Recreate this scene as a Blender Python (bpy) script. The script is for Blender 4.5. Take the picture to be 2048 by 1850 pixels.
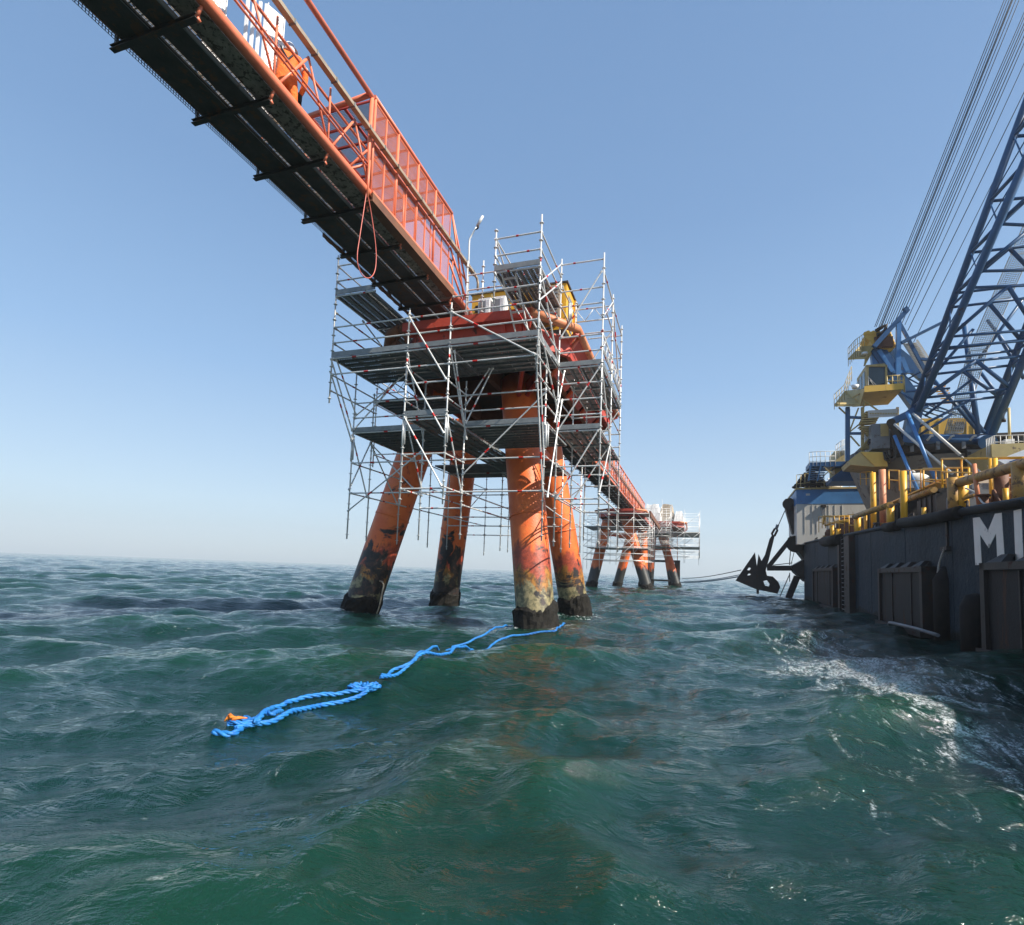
import bpy, math, random
import numpy as np
from mathutils import Vector, Matrix, Quaternion
from mathutils.geometry import tessellate_polygon
for _o in list(bpy.data.objects): bpy.data.objects.remove(_o)
scene = bpy.context.scene
col = scene.collection
rnd = random.Random(7)

# ------------------------------------------------------------------ camera
FPX, CXP, CYP, HCAM = 1080.0, 1024.0, 1051.0, 2.0      # focal length and principal point in photo pixels
_p = math.atan(88 / FPX); _r = math.radians(2.05)
FWD = np.array([0, math.cos(_p), math.sin(_p)]); _r0 = np.array([1., 0, 0]); _u0 = np.cross(_r0, FWD)
RIGHT = math.cos(_r) * _r0 + math.sin(_r) * _u0
UP = -math.sin(_r) * _r0 + math.cos(_r) * _u0
cam = bpy.data.cameras.new('camera'); camo = bpy.data.objects.new('camera', cam); col.objects.link(camo)
cam.sensor_width = 36; cam.sensor_fit = 'HORIZONTAL'; cam.lens = FPX / 2048 * 36
cam.shift_y = (CYP - 925) / 2048; cam.clip_start = 0.05; cam.clip_end = 9000
camo.matrix_world = Matrix(((RIGHT[0], UP[0], -FWD[0], 0), (RIGHT[1], UP[1], -FWD[1], 0), (RIGHT[2], UP[2], -FWD[2], HCAM), (0, 0, 0, 1)))
scene.camera = camo

# ------------------------------------------------------------------ sky, sun, exposure
SUN_EL, SUN_AZ = 41.0, 123.0            # azimuth clockwise from +Y (straight ahead)
w = bpy.data.worlds.new('World'); scene.world = w; w.use_nodes = True
nt = w.node_tree; nt.nodes.clear()
sky = nt.nodes.new('ShaderNodeTexSky'); sky.sky_type = 'NISHITA'; sky.sun_disc = False
sky.sun_elevation = math.radians(SUN_EL); sky.sun_rotation = math.radians(SUN_AZ)
sky.altitude = 0; sky.air_density = 1.0; sky.dust_density = .6; sky.ozone_density = 1.6
bg = nt.nodes.new('ShaderNodeBackground'); bg.inputs[1].default_value = 0.12
wo = nt.nodes.new('ShaderNodeOutputWorld')
tc = nt.nodes.new('ShaderNodeTexCoord'); sp = nt.nodes.new('ShaderNodeSeparateXYZ'); nt.links.new(tc.outputs['Generated'], sp.inputs[0])
cr = nt.nodes.new('ShaderNodeValToRGB'); nt.links.new(sp.outputs[2], cr.inputs[0])
K_ = 1 / (1.60 * 2.2)                      # hazy air colours by elevation, same all round
for _i, (pos, c_) in enumerate(((0.0, (.47, .61, .73)), (.10, (.50, .67, .82)), (.32, (.30, .50, .78)), (.55, (.205, .37, .64)), (1., (.13, .26, .50)))):
    e_ = cr.color_ramp.elements[_i] if _i < 2 else cr.color_ramp.elements.new(pos)
    e_.position = pos; e_.color = (c_[0] * K_, c_[1] * K_, c_[2] * K_, 1)
sc_ = nt.nodes.new('ShaderNodeVectorMath'); sc_.operation = 'SCALE'; sc_.inputs[3].default_value = 2.2 / .12; nt.links.new(cr.outputs[0], sc_.inputs[0])
mx = nt.nodes.new('ShaderNodeMix'); mx.data_type = 'RGBA'; mx.inputs[0].default_value = .78
nt.links.new(sky.outputs[0], mx.inputs[6]); nt.links.new(sc_.outputs[0], mx.inputs[7])
nt.links.new(mx.outputs[2], bg.inputs[0]); nt.links.new(bg.outputs[0], wo.inputs[0])
sl = bpy.data.lights.new('sun', 'SUN'); sl.energy = 5.0; sl.angle = math.radians(0.5); sl.color = (1, .93, .82)
so = bpy.data.objects.new('sun', sl); col.objects.link(so)
_e, _a = math.radians(SUN_EL), math.radians(SUN_AZ)
sdir = Vector((math.sin(_a) * math.cos(_e), math.cos(_a) * math.cos(_e), math.sin(_e)))
so.rotation_euler = sdir.to_track_quat('Z', 'Y').to_euler()
scene.view_settings.view_transform = 'Standard'; scene.view_settings.look = 'None'
scene.view_settings.gamma = 1; scene.view_settings.exposure = 0.75

# ------------------------------------------------------------------ frames: jetty axis and ship axis
JA, SA = math.radians(18.5), math.radians(21.5)
def axes(a): return np.array([math.sin(a), math.cos(a), 0.]), np.array([math.cos(a), -math.sin(a), 0.])
def ray(x, y): return (x - CXP) / FPX * RIGHT - (y - CYP) / FPX * UP + FWD
def atu(x, y, u, a=SA):               # photo pixel -> (v, u, z) on the plane at distance u along the axis
    U, V = axes(a); d = ray(x, y); d = d * (u / (d @ U)); return Vector((d @ V, u, HCAM + d[2]))
def atv(x, y, v, a=SA):
    U, V = axes(a); d = ray(x, y); d = d * (v / (d @ V)); return Vector((v, d @ U, HCAM + d[2]))
def zs(x, y): return 1440 + x / 3.316, 880 + y / 3.316
def zc(x, y): return 1580 + x / 4.308, 600 + y / 4.308

# ------------------------------------------------------------------ materials
def nodes(m):
    m.use_nodes = True; t = m.node_tree; t.nodes.clear()
    b = t.nodes.new('ShaderNodeBsdfPrincipled'); o = t.nodes.new('ShaderNodeOutputMaterial')
    t.links.new(b.outputs[0], o.inputs[0]); return t, b
def N(t, k, **kw):
    n = t.nodes.new(k)
    for a_, v_ in kw.items():
        if a_.startswith('i_'): n.inputs[a_[2:].replace('_', ' ')].default_value = v_
        else: setattr(n, a_, v_)
    return n
def noise(t, vec, scale, detail=4, rough=.55, dist=0.):
    n = N(t, 'ShaderNodeTexNoise'); n.inputs['Scale'].default_value = scale; n.inputs['Detail'].default_value = detail
    n.inputs['Roughness'].default_value = rough; n.inputs['Distortion'].default_value = dist
    t.links.new(vec, n.inputs['Vector']); return n.outputs['Fac']
def ramp(t, fac, a, b_, c0=(0, 0, 0, 1), c1=(1, 1, 1, 1)):
    r = N(t, 'ShaderNodeValToRGB'); r.color_ramp.elements[0].position = a; r.color_ramp.elements[1].position = b_
    r.color_ramp.elements[0].color = c0; r.color_ramp.elements[1].color = c1
    t.links.new(fac, r.inputs[0]); return r.outputs[0]
def mix(t, fac, a, b_):
    n = N(t, 'ShaderNodeMix'); n.data_type = 'RGBA'
    if hasattr(fac, 'node'): t.links.new(fac, n.inputs[0])
    else: n.inputs[0].default_value = fac
    for s, x in ((6, a), (7, b_)):
        if hasattr(x, 'node'): t.links.new(x, n.inputs[s])
        else: n.inputs[s].default_value = (*x, 1)
    return n.outputs[2]
def mth(t, op, a, b_=0., c=None, clamp=False):
    n = N(t, 'ShaderNodeMath'); n.operation = op; n.use_clamp = clamp
    for s, x in enumerate((a, b_, c)):
        if x is None: continue
        if hasattr(x, 'node'): t.links.new(x, n.inputs[s])
        else: n.inputs[s].default_value = x
    return n.outputs[0]
MATS = {}
def pm(name, c1, c2=None, scale=3., rough=.5, metal=0., bump=.15, wear=None, wcol=(.12, .05, .025), wscale=2.2, streak=False, spec=None):
    m = bpy.data.materials.new(name); t, b = nodes(m)
    g = N(t, 'ShaderNodeNewGeometry').outputs['Position']
    if streak:
        mp = N(t, 'ShaderNodeMapping'); mp.inputs['Scale'].default_value = (1, 1, .18); t.links.new(g, mp.inputs[0]); gs = mp.outputs[0]
    else: gs = g
    c2 = c2 or tuple(x * .7 for x in c1)
    f = noise(t, gs, scale, 5, .6); cc = mix(t, ramp(t, f, .32, .68), c1, c2)
    rr = None
    if wear is not None:
        wn = noise(t, gs, wscale, 8, .68, .3); wf = ramp(t, wn, wear, wear + .06); cc = mix(t, wf, cc, wcol)
        rr = mth(t, 'MULTIPLY_ADD', wf, .35, rough, True)
    t.links.new(cc, b.inputs['Base Color']); b.inputs['Metallic'].default_value = metal
    if rr is not None: t.links.new(rr, b.inputs['Roughness'])
    else: b.inputs['Roughness'].default_value = rough
    if spec is not None: b.inputs['Specular IOR Level'].default_value = spec
    if bump:
        bn = N(t, 'ShaderNodeBump'); bn.inputs['Strength'].default_value = bump; bn.inputs['Distance'].default_value = .02
        t.links.new(noise(t, g, 14, 5, .65), bn.inputs['Height']); t.links.new(bn.outputs[0], b.inputs['Normal'])
    MATS[name] = m; return m
ORANGE = pm('orange_paint', (.72, .135, .045), (.60, .10, .035), 1.6, .42, 0, .2, .63, (.16, .05, .03), 3.0)
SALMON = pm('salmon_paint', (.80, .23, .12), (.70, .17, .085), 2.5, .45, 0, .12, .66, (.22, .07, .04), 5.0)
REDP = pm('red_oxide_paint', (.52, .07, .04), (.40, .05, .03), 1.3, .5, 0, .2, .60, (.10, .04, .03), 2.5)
RING = pm('faded_tan_paint', (.62, .27, .13), (.55, .17, .07), 2.0, .5, 0, .2, .60, (.20, .08, .04), 3.0)
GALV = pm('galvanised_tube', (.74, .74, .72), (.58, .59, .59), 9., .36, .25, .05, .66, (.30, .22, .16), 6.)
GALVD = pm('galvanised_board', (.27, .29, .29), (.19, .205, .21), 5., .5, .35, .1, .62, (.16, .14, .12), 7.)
REDMARK = pm('red_marking', (.62, .02, .015), None, 4, .5, 0, 0)
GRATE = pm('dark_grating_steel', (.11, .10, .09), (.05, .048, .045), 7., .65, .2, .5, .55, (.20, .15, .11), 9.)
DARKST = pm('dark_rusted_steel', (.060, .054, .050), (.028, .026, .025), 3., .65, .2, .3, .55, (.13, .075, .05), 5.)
TAN = pm('weathered_alu_tray', (.50, .40, .28), (.32, .25, .18), 4., .45, .4, .1, .6, (.16, .10, .07), 6.)
WHITE = pm('white_paint', (.80, .80, .79), (.68, .69, .70), 3., .45, 0, .05)
YELLOW = pm('yellow_paint', (.80, .42, .02), (.68, .34, .02), 1.8, .45, 0, .15, .62, (.22, .10, .03), 2.8, streak=True)
YELLOWD = pm('worn_yellow_pipe', (.50, .28, .05), (.34, .18, .06), 2.2, .55, 0, .3, .53, (.15, .09, .05), 3.2)
CRY = pm('crane_yellow', (.74, .46, .07), (.62, .37, .06), .8, .5, 0, .1, .62, (.25, .16, .07), 1.6, streak=True)
CRT = pm('crane_drab_yellow', (.52, .39, .15), (.40, .30, .12), .8, .55, 0, .1, .60, (.17, .12, .08), 1.6)
BLUE = pm('crane_blue', (.012, .085, .22), (.010, .065, .16), .9, .45, 0, .1, .63, (.05, .05, .06), 1.5)
BLUEL = pm('light_blue_paint', (.06, .22, .48), (.04, .15, .36), .9, .45, 0, .1, .62, (.10, .08, .07), 1.5)
HULLW = pm('ship_white', (.62, .60, .55), (.48, .46, .42), .7, .5, 0, .1, .60, (.30, .22, .15), 1.4, streak=True)
BLACKST = pm('black_steel', (.026, .024, .023), (.040, .032, .028), 2., .55, .2, .3, .58, (.07, .035, .025), 2.2, spec=.3)
RUBBER = pm('black_rubber', (.014, .014, .014), (.024, .022, .02), 3., .8, 0, .3, spec=.2)
GREYM = pm('grey_machinery', (.22, .23, .24), (.14, .15, .16), 1., .55, .1, .15, .58, (.12, .09, .07), 2.)
RUST_SHADE = pm('rust_and_shade_brown', (.20, .085, .04), (.12, .05, .03), 2., .7, 0, .3)  # real rust, and also the shade painted onto the under-deck beams
GENY = pm('generator_yellow', (.75, .40, .02), (.66, .33, .02), 1., .4, 0, .05, .70, (.2, .1, .03), 3)
CANVAS = pm('white_bag_fabric', (.72, .71, .68), (.58, .57, .55), 4., .85, 0, .5)
HOSE = pm('pink_hose', (.70, .16, .12), None, 4, .45, 0, 0)
CONC = pm('barnacled_growth', (.007, .007, .006), (.016, .014, .011), 9., .8, 0, 1., .68, (.20, .19, .15), 30., spec=.25)
CABLE = pm('steel_cable', (.06, .065, .07), None, 4, .5, .4, 0)
BROPE = pm('blue_mooring_rope', (.03, .12, .22), None, 8, .7, 0, 0)

# ------------------------------------------------------------------ mesh builder
def basis(d):
    d = Vector(d).normalized(); h = Vector((0, 0, 1)) if abs(d.z) < .95 else Vector((1, 0, 0))
    a = d.cross(h).normalized(); return a, d.cross(a).normalized(), d
class MB:
    def __init__(s): s.v = []; s.f = []; s.sm = []; s.mi = []
    def add(s, vs, fs, sm=False, mi=0):
        o = len(s.v); s.v += [tuple(x) for x in vs]; s.f += [tuple(i + o for i in f) for f in fs]
        s.sm += [sm] * len(fs); s.mi += [mi] * len(fs); return s
    def tube(s, p, q, r, n=8, caps=True, r2=None, mi=0):
        return s.path([p, q], [r, r if r2 is None else r2], n, caps, mi)
    def path(s, pts, r, n=8, caps=True, mi=0, closed=False):
        pts = [Vector(p) for p in pts]; k = len(pts); rs = r if isinstance(r, (list, tuple)) else [r] * k
        vs = []; a0 = None
        for i, p in enumerate(pts):
            if closed: t = pts[(i + 1) % k] - pts[i - 1]
            else: t = pts[min(i + 1, k - 1)] - pts[max(i - 1, 0)]
            t = t.normalized()
            if a0 is None: a, b_, _ = basis(t)
            else: a = (a0 - t * a0.dot(t)).normalized(); b_ = t.cross(a)
            a0 = a
            for j in range(n):
                g = 2 * math.pi * j / n; vs.append(p + (a * math.cos(g) + b_ * math.sin(g)) * rs[i])
        fs = []
        for i in range(k if closed else k - 1):
            i2 = (i + 1) % k
            for j in range(n):
                fs.append((i * n + j, i * n + (j + 1) % n, i2 * n + (j + 1) % n, i2 * n + j))
        s.add(vs, fs, True, mi)
        if caps and not closed:
            o = len(s.v) - len(vs)
            s.f += [tuple(o + j for j in range(n))[::-1], tuple(o + (k - 1) * n + j for j in range(n))]; s.sm += [False] * 2; s.mi += [mi] * 2
        return s
    def box(s, c, d, rot=None, mi=0):
        vs = [Vector((x * d[0] / 2, y * d[1] / 2, z * d[2] / 2)) for x in (-1, 1) for y in (-1, 1) for z in (-1, 1)]
        if rot is not None: vs = [rot @ x for x in vs]
        c = Vector(c)
        return s.add([x + c for x in vs], [(0, 1, 3, 2), (4, 6, 7, 5), (0, 4, 5, 1), (2, 3, 7, 6), (0, 2, 6, 4), (1, 5, 7, 3)], False, mi)
    def bb(s, a, b_, mi=0):
        return s.box([(a[i] + b_[i]) / 2 for i in range(3)], [abs(b_[i] - a[i]) for i in range(3)], None, mi)
    def beam(s, p, q, w_, h, mi=0, up=None):       # rectangular bar from p to q
        p, q = Vector(p), Vector(q); d = q - p; L = d.length; d.normalize()
        u_ = Vector(up or (0, 0, 1))
        if abs(d.dot(u_)) > .97: u_ = Vector((0, 1, 0))
        sd = d.cross(u_).normalized(); u2 = sd.cross(d)
        R = Matrix((sd, d, u2)).transposed()
        return s.box((p + q) / 2, (w_, L, h), R, mi)
    def poly(s, outer, thick, holes=(), mi=0):     # planar outline (3-D points) given thickness vector
        loops = [[Vector(p) for p in outer]] + [[Vector(p) for p in h] for h in holes]
        flat = [p for l in loops for p in l]; n = len(flat); th = Vector(thick)
        tris = tessellate_polygon(loops)
        fs = [tuple(t) for t in tris] + [tuple(i + n for i in reversed(t)) for t in tris]
        o = 0
        for l in loops:
            k = len(l)
            for i in range(k): fs.append((o + i, o + (i + 1) % k, n + o + (i + 1) % k, n + o + i))
            o += k
        return s.add(flat + [p + th for p in flat], fs, False, mi)
    def mesh(s, name, *mats):
        me = bpy.data.meshes.new(name); me.from_pydata(s.v, [], s.f)
        me.polygons.foreach_set('use_smooth', s.sm); me.polygons.foreach_set('material_index', s.mi)
        for m in mats: me.materials.append(m)
        me.update(); return me
def link(o): col.objects.link(o); return o
def tag(o, label=None, cat=None, group=None, kind=None):
    if label: o['label'] = label
    if cat: o['category'] = cat
    if group: o['group'] = group
    if kind: o['kind'] = kind
    return o
class Thing:
    """an Empty at the base; parts are given in the (v, u, z) coordinates of frame a"""
    def __init__(s, name, base, label, cat, a=JA, group=None):
        s.o = link(bpy.data.objects.new(name, None)); s.base = Vector(base); s.a = a
        U, V = axes(a); wv = V * base[0] + U * base[1]
        s.o.location = (wv[0], wv[1], base[2]); s.o.rotation_euler = (0, 0, -a); s.o.empty_display_size = .3
        tag(s.o, label, cat, group)
    def part(s, name, mb, *mats, parent=None, label=None, kind=None):
        me = mb if isinstance(mb, bpy.types.Mesh) else None
        if me is None:
            b = s.base; mb.v = [(x - b.x, y - b.y, z - b.z) for x, y, z in mb.v]; me = mb.mesh(name, *mats)
        o = link(bpy.data.objects.new(name, me)); o.parent = parent or s.o
        tag(o, label, kind=kind); return o
    def inst(s, name, me, M, parent=None):
        o = link(bpy.data.objects.new(name, me)); o.parent = parent or s.o
        o.matrix_local = Matrix.Translation(-s.base) @ M; return o
    def rod(s, name, p, q, r, mat, kind='tube'):
        """an instance of a shared unit tube from p to q"""
        p, q = Vector(p), Vector(q); d = q - p
        M = Matrix.Translation(p) @ d.to_track_quat('Z', 'Y').to_matrix().to_4x4() @ Matrix.Diagonal((r, r, d.length, 1))
        return s.inst(name, unit(kind, mat), M)
_U = {}
def unit(kind, mat):
    k = (kind, mat.name)
    if k not in _U:
        m = MB()
        if kind == 'tube': m.tube((0, 0, 0), (0, 0, 1), 1, 8)
        elif kind.startswith('marked'):
            f = float(kind[6:]); m.tube((0, 0, 0), (0, 0, f), 1, 8); m.tube((0, 0, f), (0, 0, f + .055), 1.12, 8, mi=1); m.tube((0, 0, f + .055), (0, 0, 1), 1, 8)
            m.tube((0, 0, 0), (0, 0, .03), 1.6, 6); m.tube((0, 0, .97), (0, 0, 1), 1.6, 6)
        elif kind == 'box': m.bb((-1, -1, 0), (1, 1, 1))
        _U[k] = m.mesh(kind + '_mesh', mat, REDMARK)
    return _U[k]

# ------------------------------------------------------------------ water
_rs = np.random.RandomState(5)
NW = 120
RIDGES = ((-.13, 6.2, -2.1, 2.0, .13, .45), (-.13, 6.2, 1.35, 1.8, .11, .42))
_lam = np.exp(_rs.uniform(math.log(.24), math.log(8.5), NW)); _lam[:3] = (8.2, 6.1, 4.6)
_th = math.radians(-68) + _rs.normal(0, .48, NW) + np.where(_lam < 1.5, _rs.normal(0, .5, NW), 0)   # travel direction
_k = 2 * math.pi / _lam
_th[:3] = np.radians((-48, -62, -80))
_amp = .0090 * _lam ** .85 * np.exp(-(_lam / 7.5) ** 2 * .6) * _rs.uniform(.55, 1.25, NW)
_amp *= np.where(_lam < 1.2, .54, .92)
_amp[:3] = (.085, .07, .05)
_ph = _rs.uniform(0, 2 * math.pi, NW)
def sea_disp(x, y):
    x = np.asarray(x, float); y = np.asarray(y, float); dx = np.zeros_like(x); dy = np.zeros_like(x); z = np.zeros_like(x)
    dist = np.sqrt(x * x + y * y)
    for l, th, k, A, ph in zip(_lam, _th, _k, _amp, _ph):
        fade = np.clip(1.6 - dist / (l * 150), 0, 1) if l > 1.6 else np.clip(1.6 - dist / (l * 75), 0, 1)
        a = k * (x * math.cos(th) + y * math.sin(th)) + ph
        s_, c_ = np.sin(a), np.cos(a)
        z += fade * A * c_; q = .42 * A * fade
        dx -= q * math.cos(th) * s_; dy -= q * math.sin(th) * s_
    # two low wake ridges meeting in a crest ahead of the camera
    for (ax, ay, bx, by, h_, w_) in RIDGES:
        ux, uy = bx - ax, by - ay; L = math.hypot(ux, uy); ux /= L; uy /= L
        s_ = (x - ax) * ux + (y - ay) * uy; d_ = (x - ax) * -uy + (y - ay) * ux
        z += h_ * np.exp(-(d_ / w_) ** 2) * np.clip(1.15 - s_ / L * .5, 0, 1) / (1 + np.exp(-s_ * 4))
    return dx, dy, z
def sea_at(x, y):
    x0, y0 = x, y
    for _ in range(6):
        dx, dy, z = sea_disp(x0, y0); x0, y0 = x - dx, y - dy
    return float(z)
rr = [1.2]
while rr[-1] < 1500:
    r_ = rr[-1]; g = .0062 if r_ < 25 else (.008 if r_ < 70 else .013)
    rr.append(r_ * (1 + g))
rr = np.array(rr)
ang = np.concatenate([np.radians(np.arange(-56, 56, .2)), np.radians(np.arange(56, 304, 2.))])
Rg, Ag = np.meshgrid(rr, ang, indexing='ij')
X = Rg * np.sin(Ag); Y = Rg * np.cos(Ag)
dx, dy, z = sea_disp(X, Y)
P = np.stack([X + dx, Y + dy, z], -1).reshape(-1, 3)
nr, na = Rg.shape
i = np.arange(nr - 1)[:, None] * na; j = np.arange(na)[None, :]; j2 = (j + 1) % na
Q = np.stack([i + j, i + na + j, i + na + j2, i + j2], -1).reshape(-1, 4)
P = np.vstack([P, [[0, 0, 0]]]); cidx = len(P) - 1
T = np.stack([np.full(na, cidx), np.arange(na), (np.arange(na) + 1) % na], -1)
me = bpy.data.meshes.new('water'); me.vertices.add(len(P)); me.vertices.foreach_set('co', P.ravel())
nl = Q.size + T.size; me.loops.add(nl); me.loops.foreach_set('vertex_index', np.concatenate([Q.ravel(), T.ravel()]))
me.polygons.add(len(Q) + len(T))
me.polygons.foreach_set('loop_start', np.concatenate([np.arange(len(Q)) * 4, Q.size + np.arange(len(T)) * 3]))
me.polygons.foreach_set('use_smooth', np.ones(len(Q) + len(T), bool)); me.update(calc_edges=True); me.validate()
WATER = bpy.data.materials.new('sea_water'); t, b = nodes(WATER)
g = N(t, 'ShaderNodeNewGeometry').outputs['Position']
sx = N(t, 'ShaderNodeSeparateXYZ'); t.links.new(g, sx.inputs[0])
big = noise(t, g, .10, 3, .5)
basec = mix(t, ramp(t, big, .35, .65), (.0028, .023, .015), (.0045, .028, .024))
# crests, thinner water, are greener
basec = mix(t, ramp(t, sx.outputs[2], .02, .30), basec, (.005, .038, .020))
# foam streaks beside the ship's side (ship axis coordinates)
mp = N(t, 'ShaderNodeMapping'); mp.vector_type = 'TEXTURE'; mp.inputs['Rotation'].default_value = (0, 0, -SA); t.links.new(g, mp.inputs[0])
sv = N(t, 'ShaderNodeSeparateXYZ'); t.links.new(mp.outputs[0], sv.inputs[0])
V_, U_ = sv.outputs[0], sv.outputs[1]
m1 = mth(t, 'SUBTRACT', 1, mth(t, 'DIVIDE', mth(t, 'ABSOLUTE', mth(t, 'SUBTRACT', V_, 3.0)), 2.8), None, True)
m2 = mth(t, 'SUBTRACT', 1, mth(t, 'DIVIDE', mth(t, 'ABSOLUTE', mth(t, 'SUBTRACT', U_, 15.)), 13.), None, True)
mask = mth(t, 'MULTIPLY', mth(t, 'POWER', m1, .7), mth(t, 'POWER', m2, .7))
mp2 = N(t, 'ShaderNodeMapping'); mp2.inputs['Scale'].default_value = (1.1, .55, 1); t.links.new(mp.outputs[0], mp2.inputs[0])
fn = noise(t, mp2.outputs[0], 1.9, 9, .72, 1.2)
fo = ramp(t, mth(t, 'ADD', fn, mth(t, 'MULTIPLY', mask, .28)), .655, .76)
fo2 = ramp(t, noise(t, g, 1.1, 10, .75, .6), .765, .80)
foam = mth(t, 'MULTIPLY', mth(t, 'ADD', mth(t, 'MULTIPLY', fo, .85), mth(t, 'MULTIPLY', fo2, .0)), ramp(t, noise(t, g, 22, 4, .7), .40, .62), None, True)
_jU, _jV = axes(JA)
for (v_, u_) in ((-12.3, 18.3), (-5.0, 18.0), (-12.05, 25.5), (-5.2, 25.5)):      # wash round the legs
    c_ = _jV * v_ + _jU * u_; d_ = N(t, 'ShaderNodeVectorMath'); d_.operation = 'DISTANCE'; t.links.new(g, d_.inputs[0]); d_.inputs[1].default_value = (c_[0], c_[1], 0)
    near_ = mth(t, 'SUBTRACT', 1, mth(t, 'DIVIDE', mth(t, 'SUBTRACT', d_.outputs['Value'], .75), .75), None, True)
    foam = mth(t, 'ADD', foam, mth(t, 'MULTIPLY', near_, ramp(t, noise(t, g, 4., 8, .7, 1.), .52, .62)), None, True)
basec = mix(t, foam, basec, (.62, .68, .68))
t.links.new(basec, b.inputs['Base Color'])
t.links.new(mth(t, 'MULTIPLY_ADD', foam, .5, .045), b.inputs['Roughness'])
t.links.new(mth(t, 'SUBTRACT', .95, foam, None, True), b.inputs['Subsurface Weight'])
b.inputs['IOR'].default_value = 1.48
b.inputs['Subsurface Weight'].default_value = 1.; b.inputs['Subsurface Radius'].default_value = (.35, 1.0, .8); b.inputs['Subsurface Scale'].default_value = .9
b.subsurface_method = 'BURLEY'
mpw = N(t, 'ShaderNodeMapping'); mpw.inputs['Rotation'].default_value = (0, 0, math.radians(12)); mpw.inputs['Scale'].default_value = (.42, 1.0, 1); t.links.new(g, mpw.inputs[0])
h1 = noise(t, mpw.outputs[0], 3.2, 6, .62, .5); h2 = noise(t, g, 9., 4, .55, .8); h3 = noise(t, mpw.outputs[0], .75, 3, .5, .3)
hh = mth(t, 'ADD', mth(t, 'MULTIPLY', h1, .18), mth(t, 'ADD', mth(t, 'MULTIPLY', h2, .034), mth(t, 'MULTIPLY', h3, .18)))
bn = N(t, 'ShaderNodeBump'); bn.inputs['Strength'].default_value = .55; bn.inputs['Distance'].default_value = 1.0
t.links.new(hh, bn.inputs['Height']); t.links.new(bn.outputs[0], b.inputs['Normal'])
me.materials.append(WATER)
wat = link(bpy.data.objects.new('water', me)); tag(wat, 'choppy green sea water under the jetty reaching to the horizon', kind='structure')

# ------------------------------------------------------------------ jetty platforms on raking legs
def leg_material(name, dark=0., weed=0.):
    m = bpy.data.materials.new(name); t, b = nodes(m)
    g = N(t, 'ShaderNodeNewGeometry').outputs['Position']; s = N(t, 'ShaderNodeSeparateXYZ'); t.links.new(g, s.inputs[0]); z = s.outputs[2]
    mp = N(t, 'ShaderNodeMapping'); mp.inputs['Scale'].default_value = (1, 1, .35); t.links.new(g, mp.inputs[0])
    n1 = noise(t, mp.outputs[0], 2.2, 7, .65, .4); n2 = noise(t, g, 6., 6, .7, .3); n3 = noise(t, g, 1.1, 7, .62, .8)
    def below(zv, a, b_): return mth(t, 'SUBTRACT', 1, ramp(t, mth(t, 'DIVIDE', zv, 10), a, b_))
    c = mix(t, ramp(t, noise(t, g, 1.5, 5, .6), .35, .65), (.84, .19, .038), (.72, .125, .026))
    c = mix(t, ramp(t, n2, .66, .70), c, (.22, .06, .03))
    c = mix(t, ramp(t, noise(t, mp.outputs[0], 5., 6, .7), .60, .70), c, (.50, .07, .03))       # run marks
    zn = mth(t, 'ADD', z, mth(t, 'MULTIPLY', mth(t, 'SUBTRACT', n1, .5), 2.4))
    c = mix(t, below(zn, .26, .29), c, mix(t, ramp(t, n2, .42, .56), (.44, .075, .035), (.26, .05, .025)))
    c = mix(t, below(zn, .185, .205), c, mix(t, ramp(t, n2, .4, .6), (.40, .17, .028), (.12, .06, .022)))
    c = mix(t, below(zn, .135, .15), c, mix(t, ramp(t, n2, .42, .58), (.30, .25, .13), (.10, .095, .05)))
    # blackened patches, heavier low down
    zz = mth(t, 'MULTIPLY_ADD', z, -.055, .235 + dark)
    c = mix(t, ramp(t, mth(t, 'ADD', n3, zz), .70, .75), c, mix(t, ramp(t, n2, .5, .62), (.018, .016, .016), (.07, .035, .025)))
    if weed: c = mix(t, below(zn, .26, .29), c, (.030, .032, .030))
    t.links.new(c, b.inputs['Base Color']); b.inputs['Roughness'].default_value = .48
    bn = N(t, 'ShaderNodeBump'); bn.inputs['Strength'].default_value = .4; bn.inputs['Distance'].default_value = .03
    t.links.new(mth(t, 'ADD', n2, mth(t, 'MULTIPLY', noise(t, g, 22, 4, .6), .5)), bn.inputs['Height']); t.links.new(bn.outputs[0], b.inputs['Normal'])
    return m
LEGM = leg_material('stained_leg_paint'); LEGD = leg_material('blackened_leg_paint', .12); LEGF = leg_material('far_leg_paint', 0, 1)
def leg_pts(base, top, n=9):
    b0, t0 = Vector(base), Vector(top); b0 = b0 + (b0 - t0) * (1.2 / (t0.z - b0.z)); return [b0.lerp(t0, i / (n - 1)) for i in range(n)]
def growth(base, top, r, seed):
    rn = random.Random(seed); m = MB(); b0, t0 = Vector(base), Vector(top); ax = (t0 - b0) / (t0.z - b0.z); n, k = 40, 12
    vs = []; ph = rn.uniform(0, 6)
    for i_ in range(k):
        for j_ in range(n):
            g_ = 2 * math.pi * j_ / n; zt = .86 + .14 * math.sin(g_ + ph) + .08 * math.sin(3 * g_ + ph * 2) + rn.uniform(-.04, .04)
            z_ = -.8 + (zt + .8) * i_ / (k - 1); rad = r * (1.12 + .05 * math.sin(2 * g_ + ph) + rn.uniform(-.06, .06))
            if i_ == k - 1: rad = r * .97
            c = b0 + ax * z_; vs.append(c + Vector((math.cos(g_) * rad, math.sin(g_) * rad, 0)))
    fs = [(i_ * n + j_, i_ * n + (j_ + 1) % n, (i_ + 1) * n + (j_ + 1) % n, (i_ + 1) * n + j_) for i_ in range(k - 1) for j_ in range(n)]
    return m.add(vs, fs, False)
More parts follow.
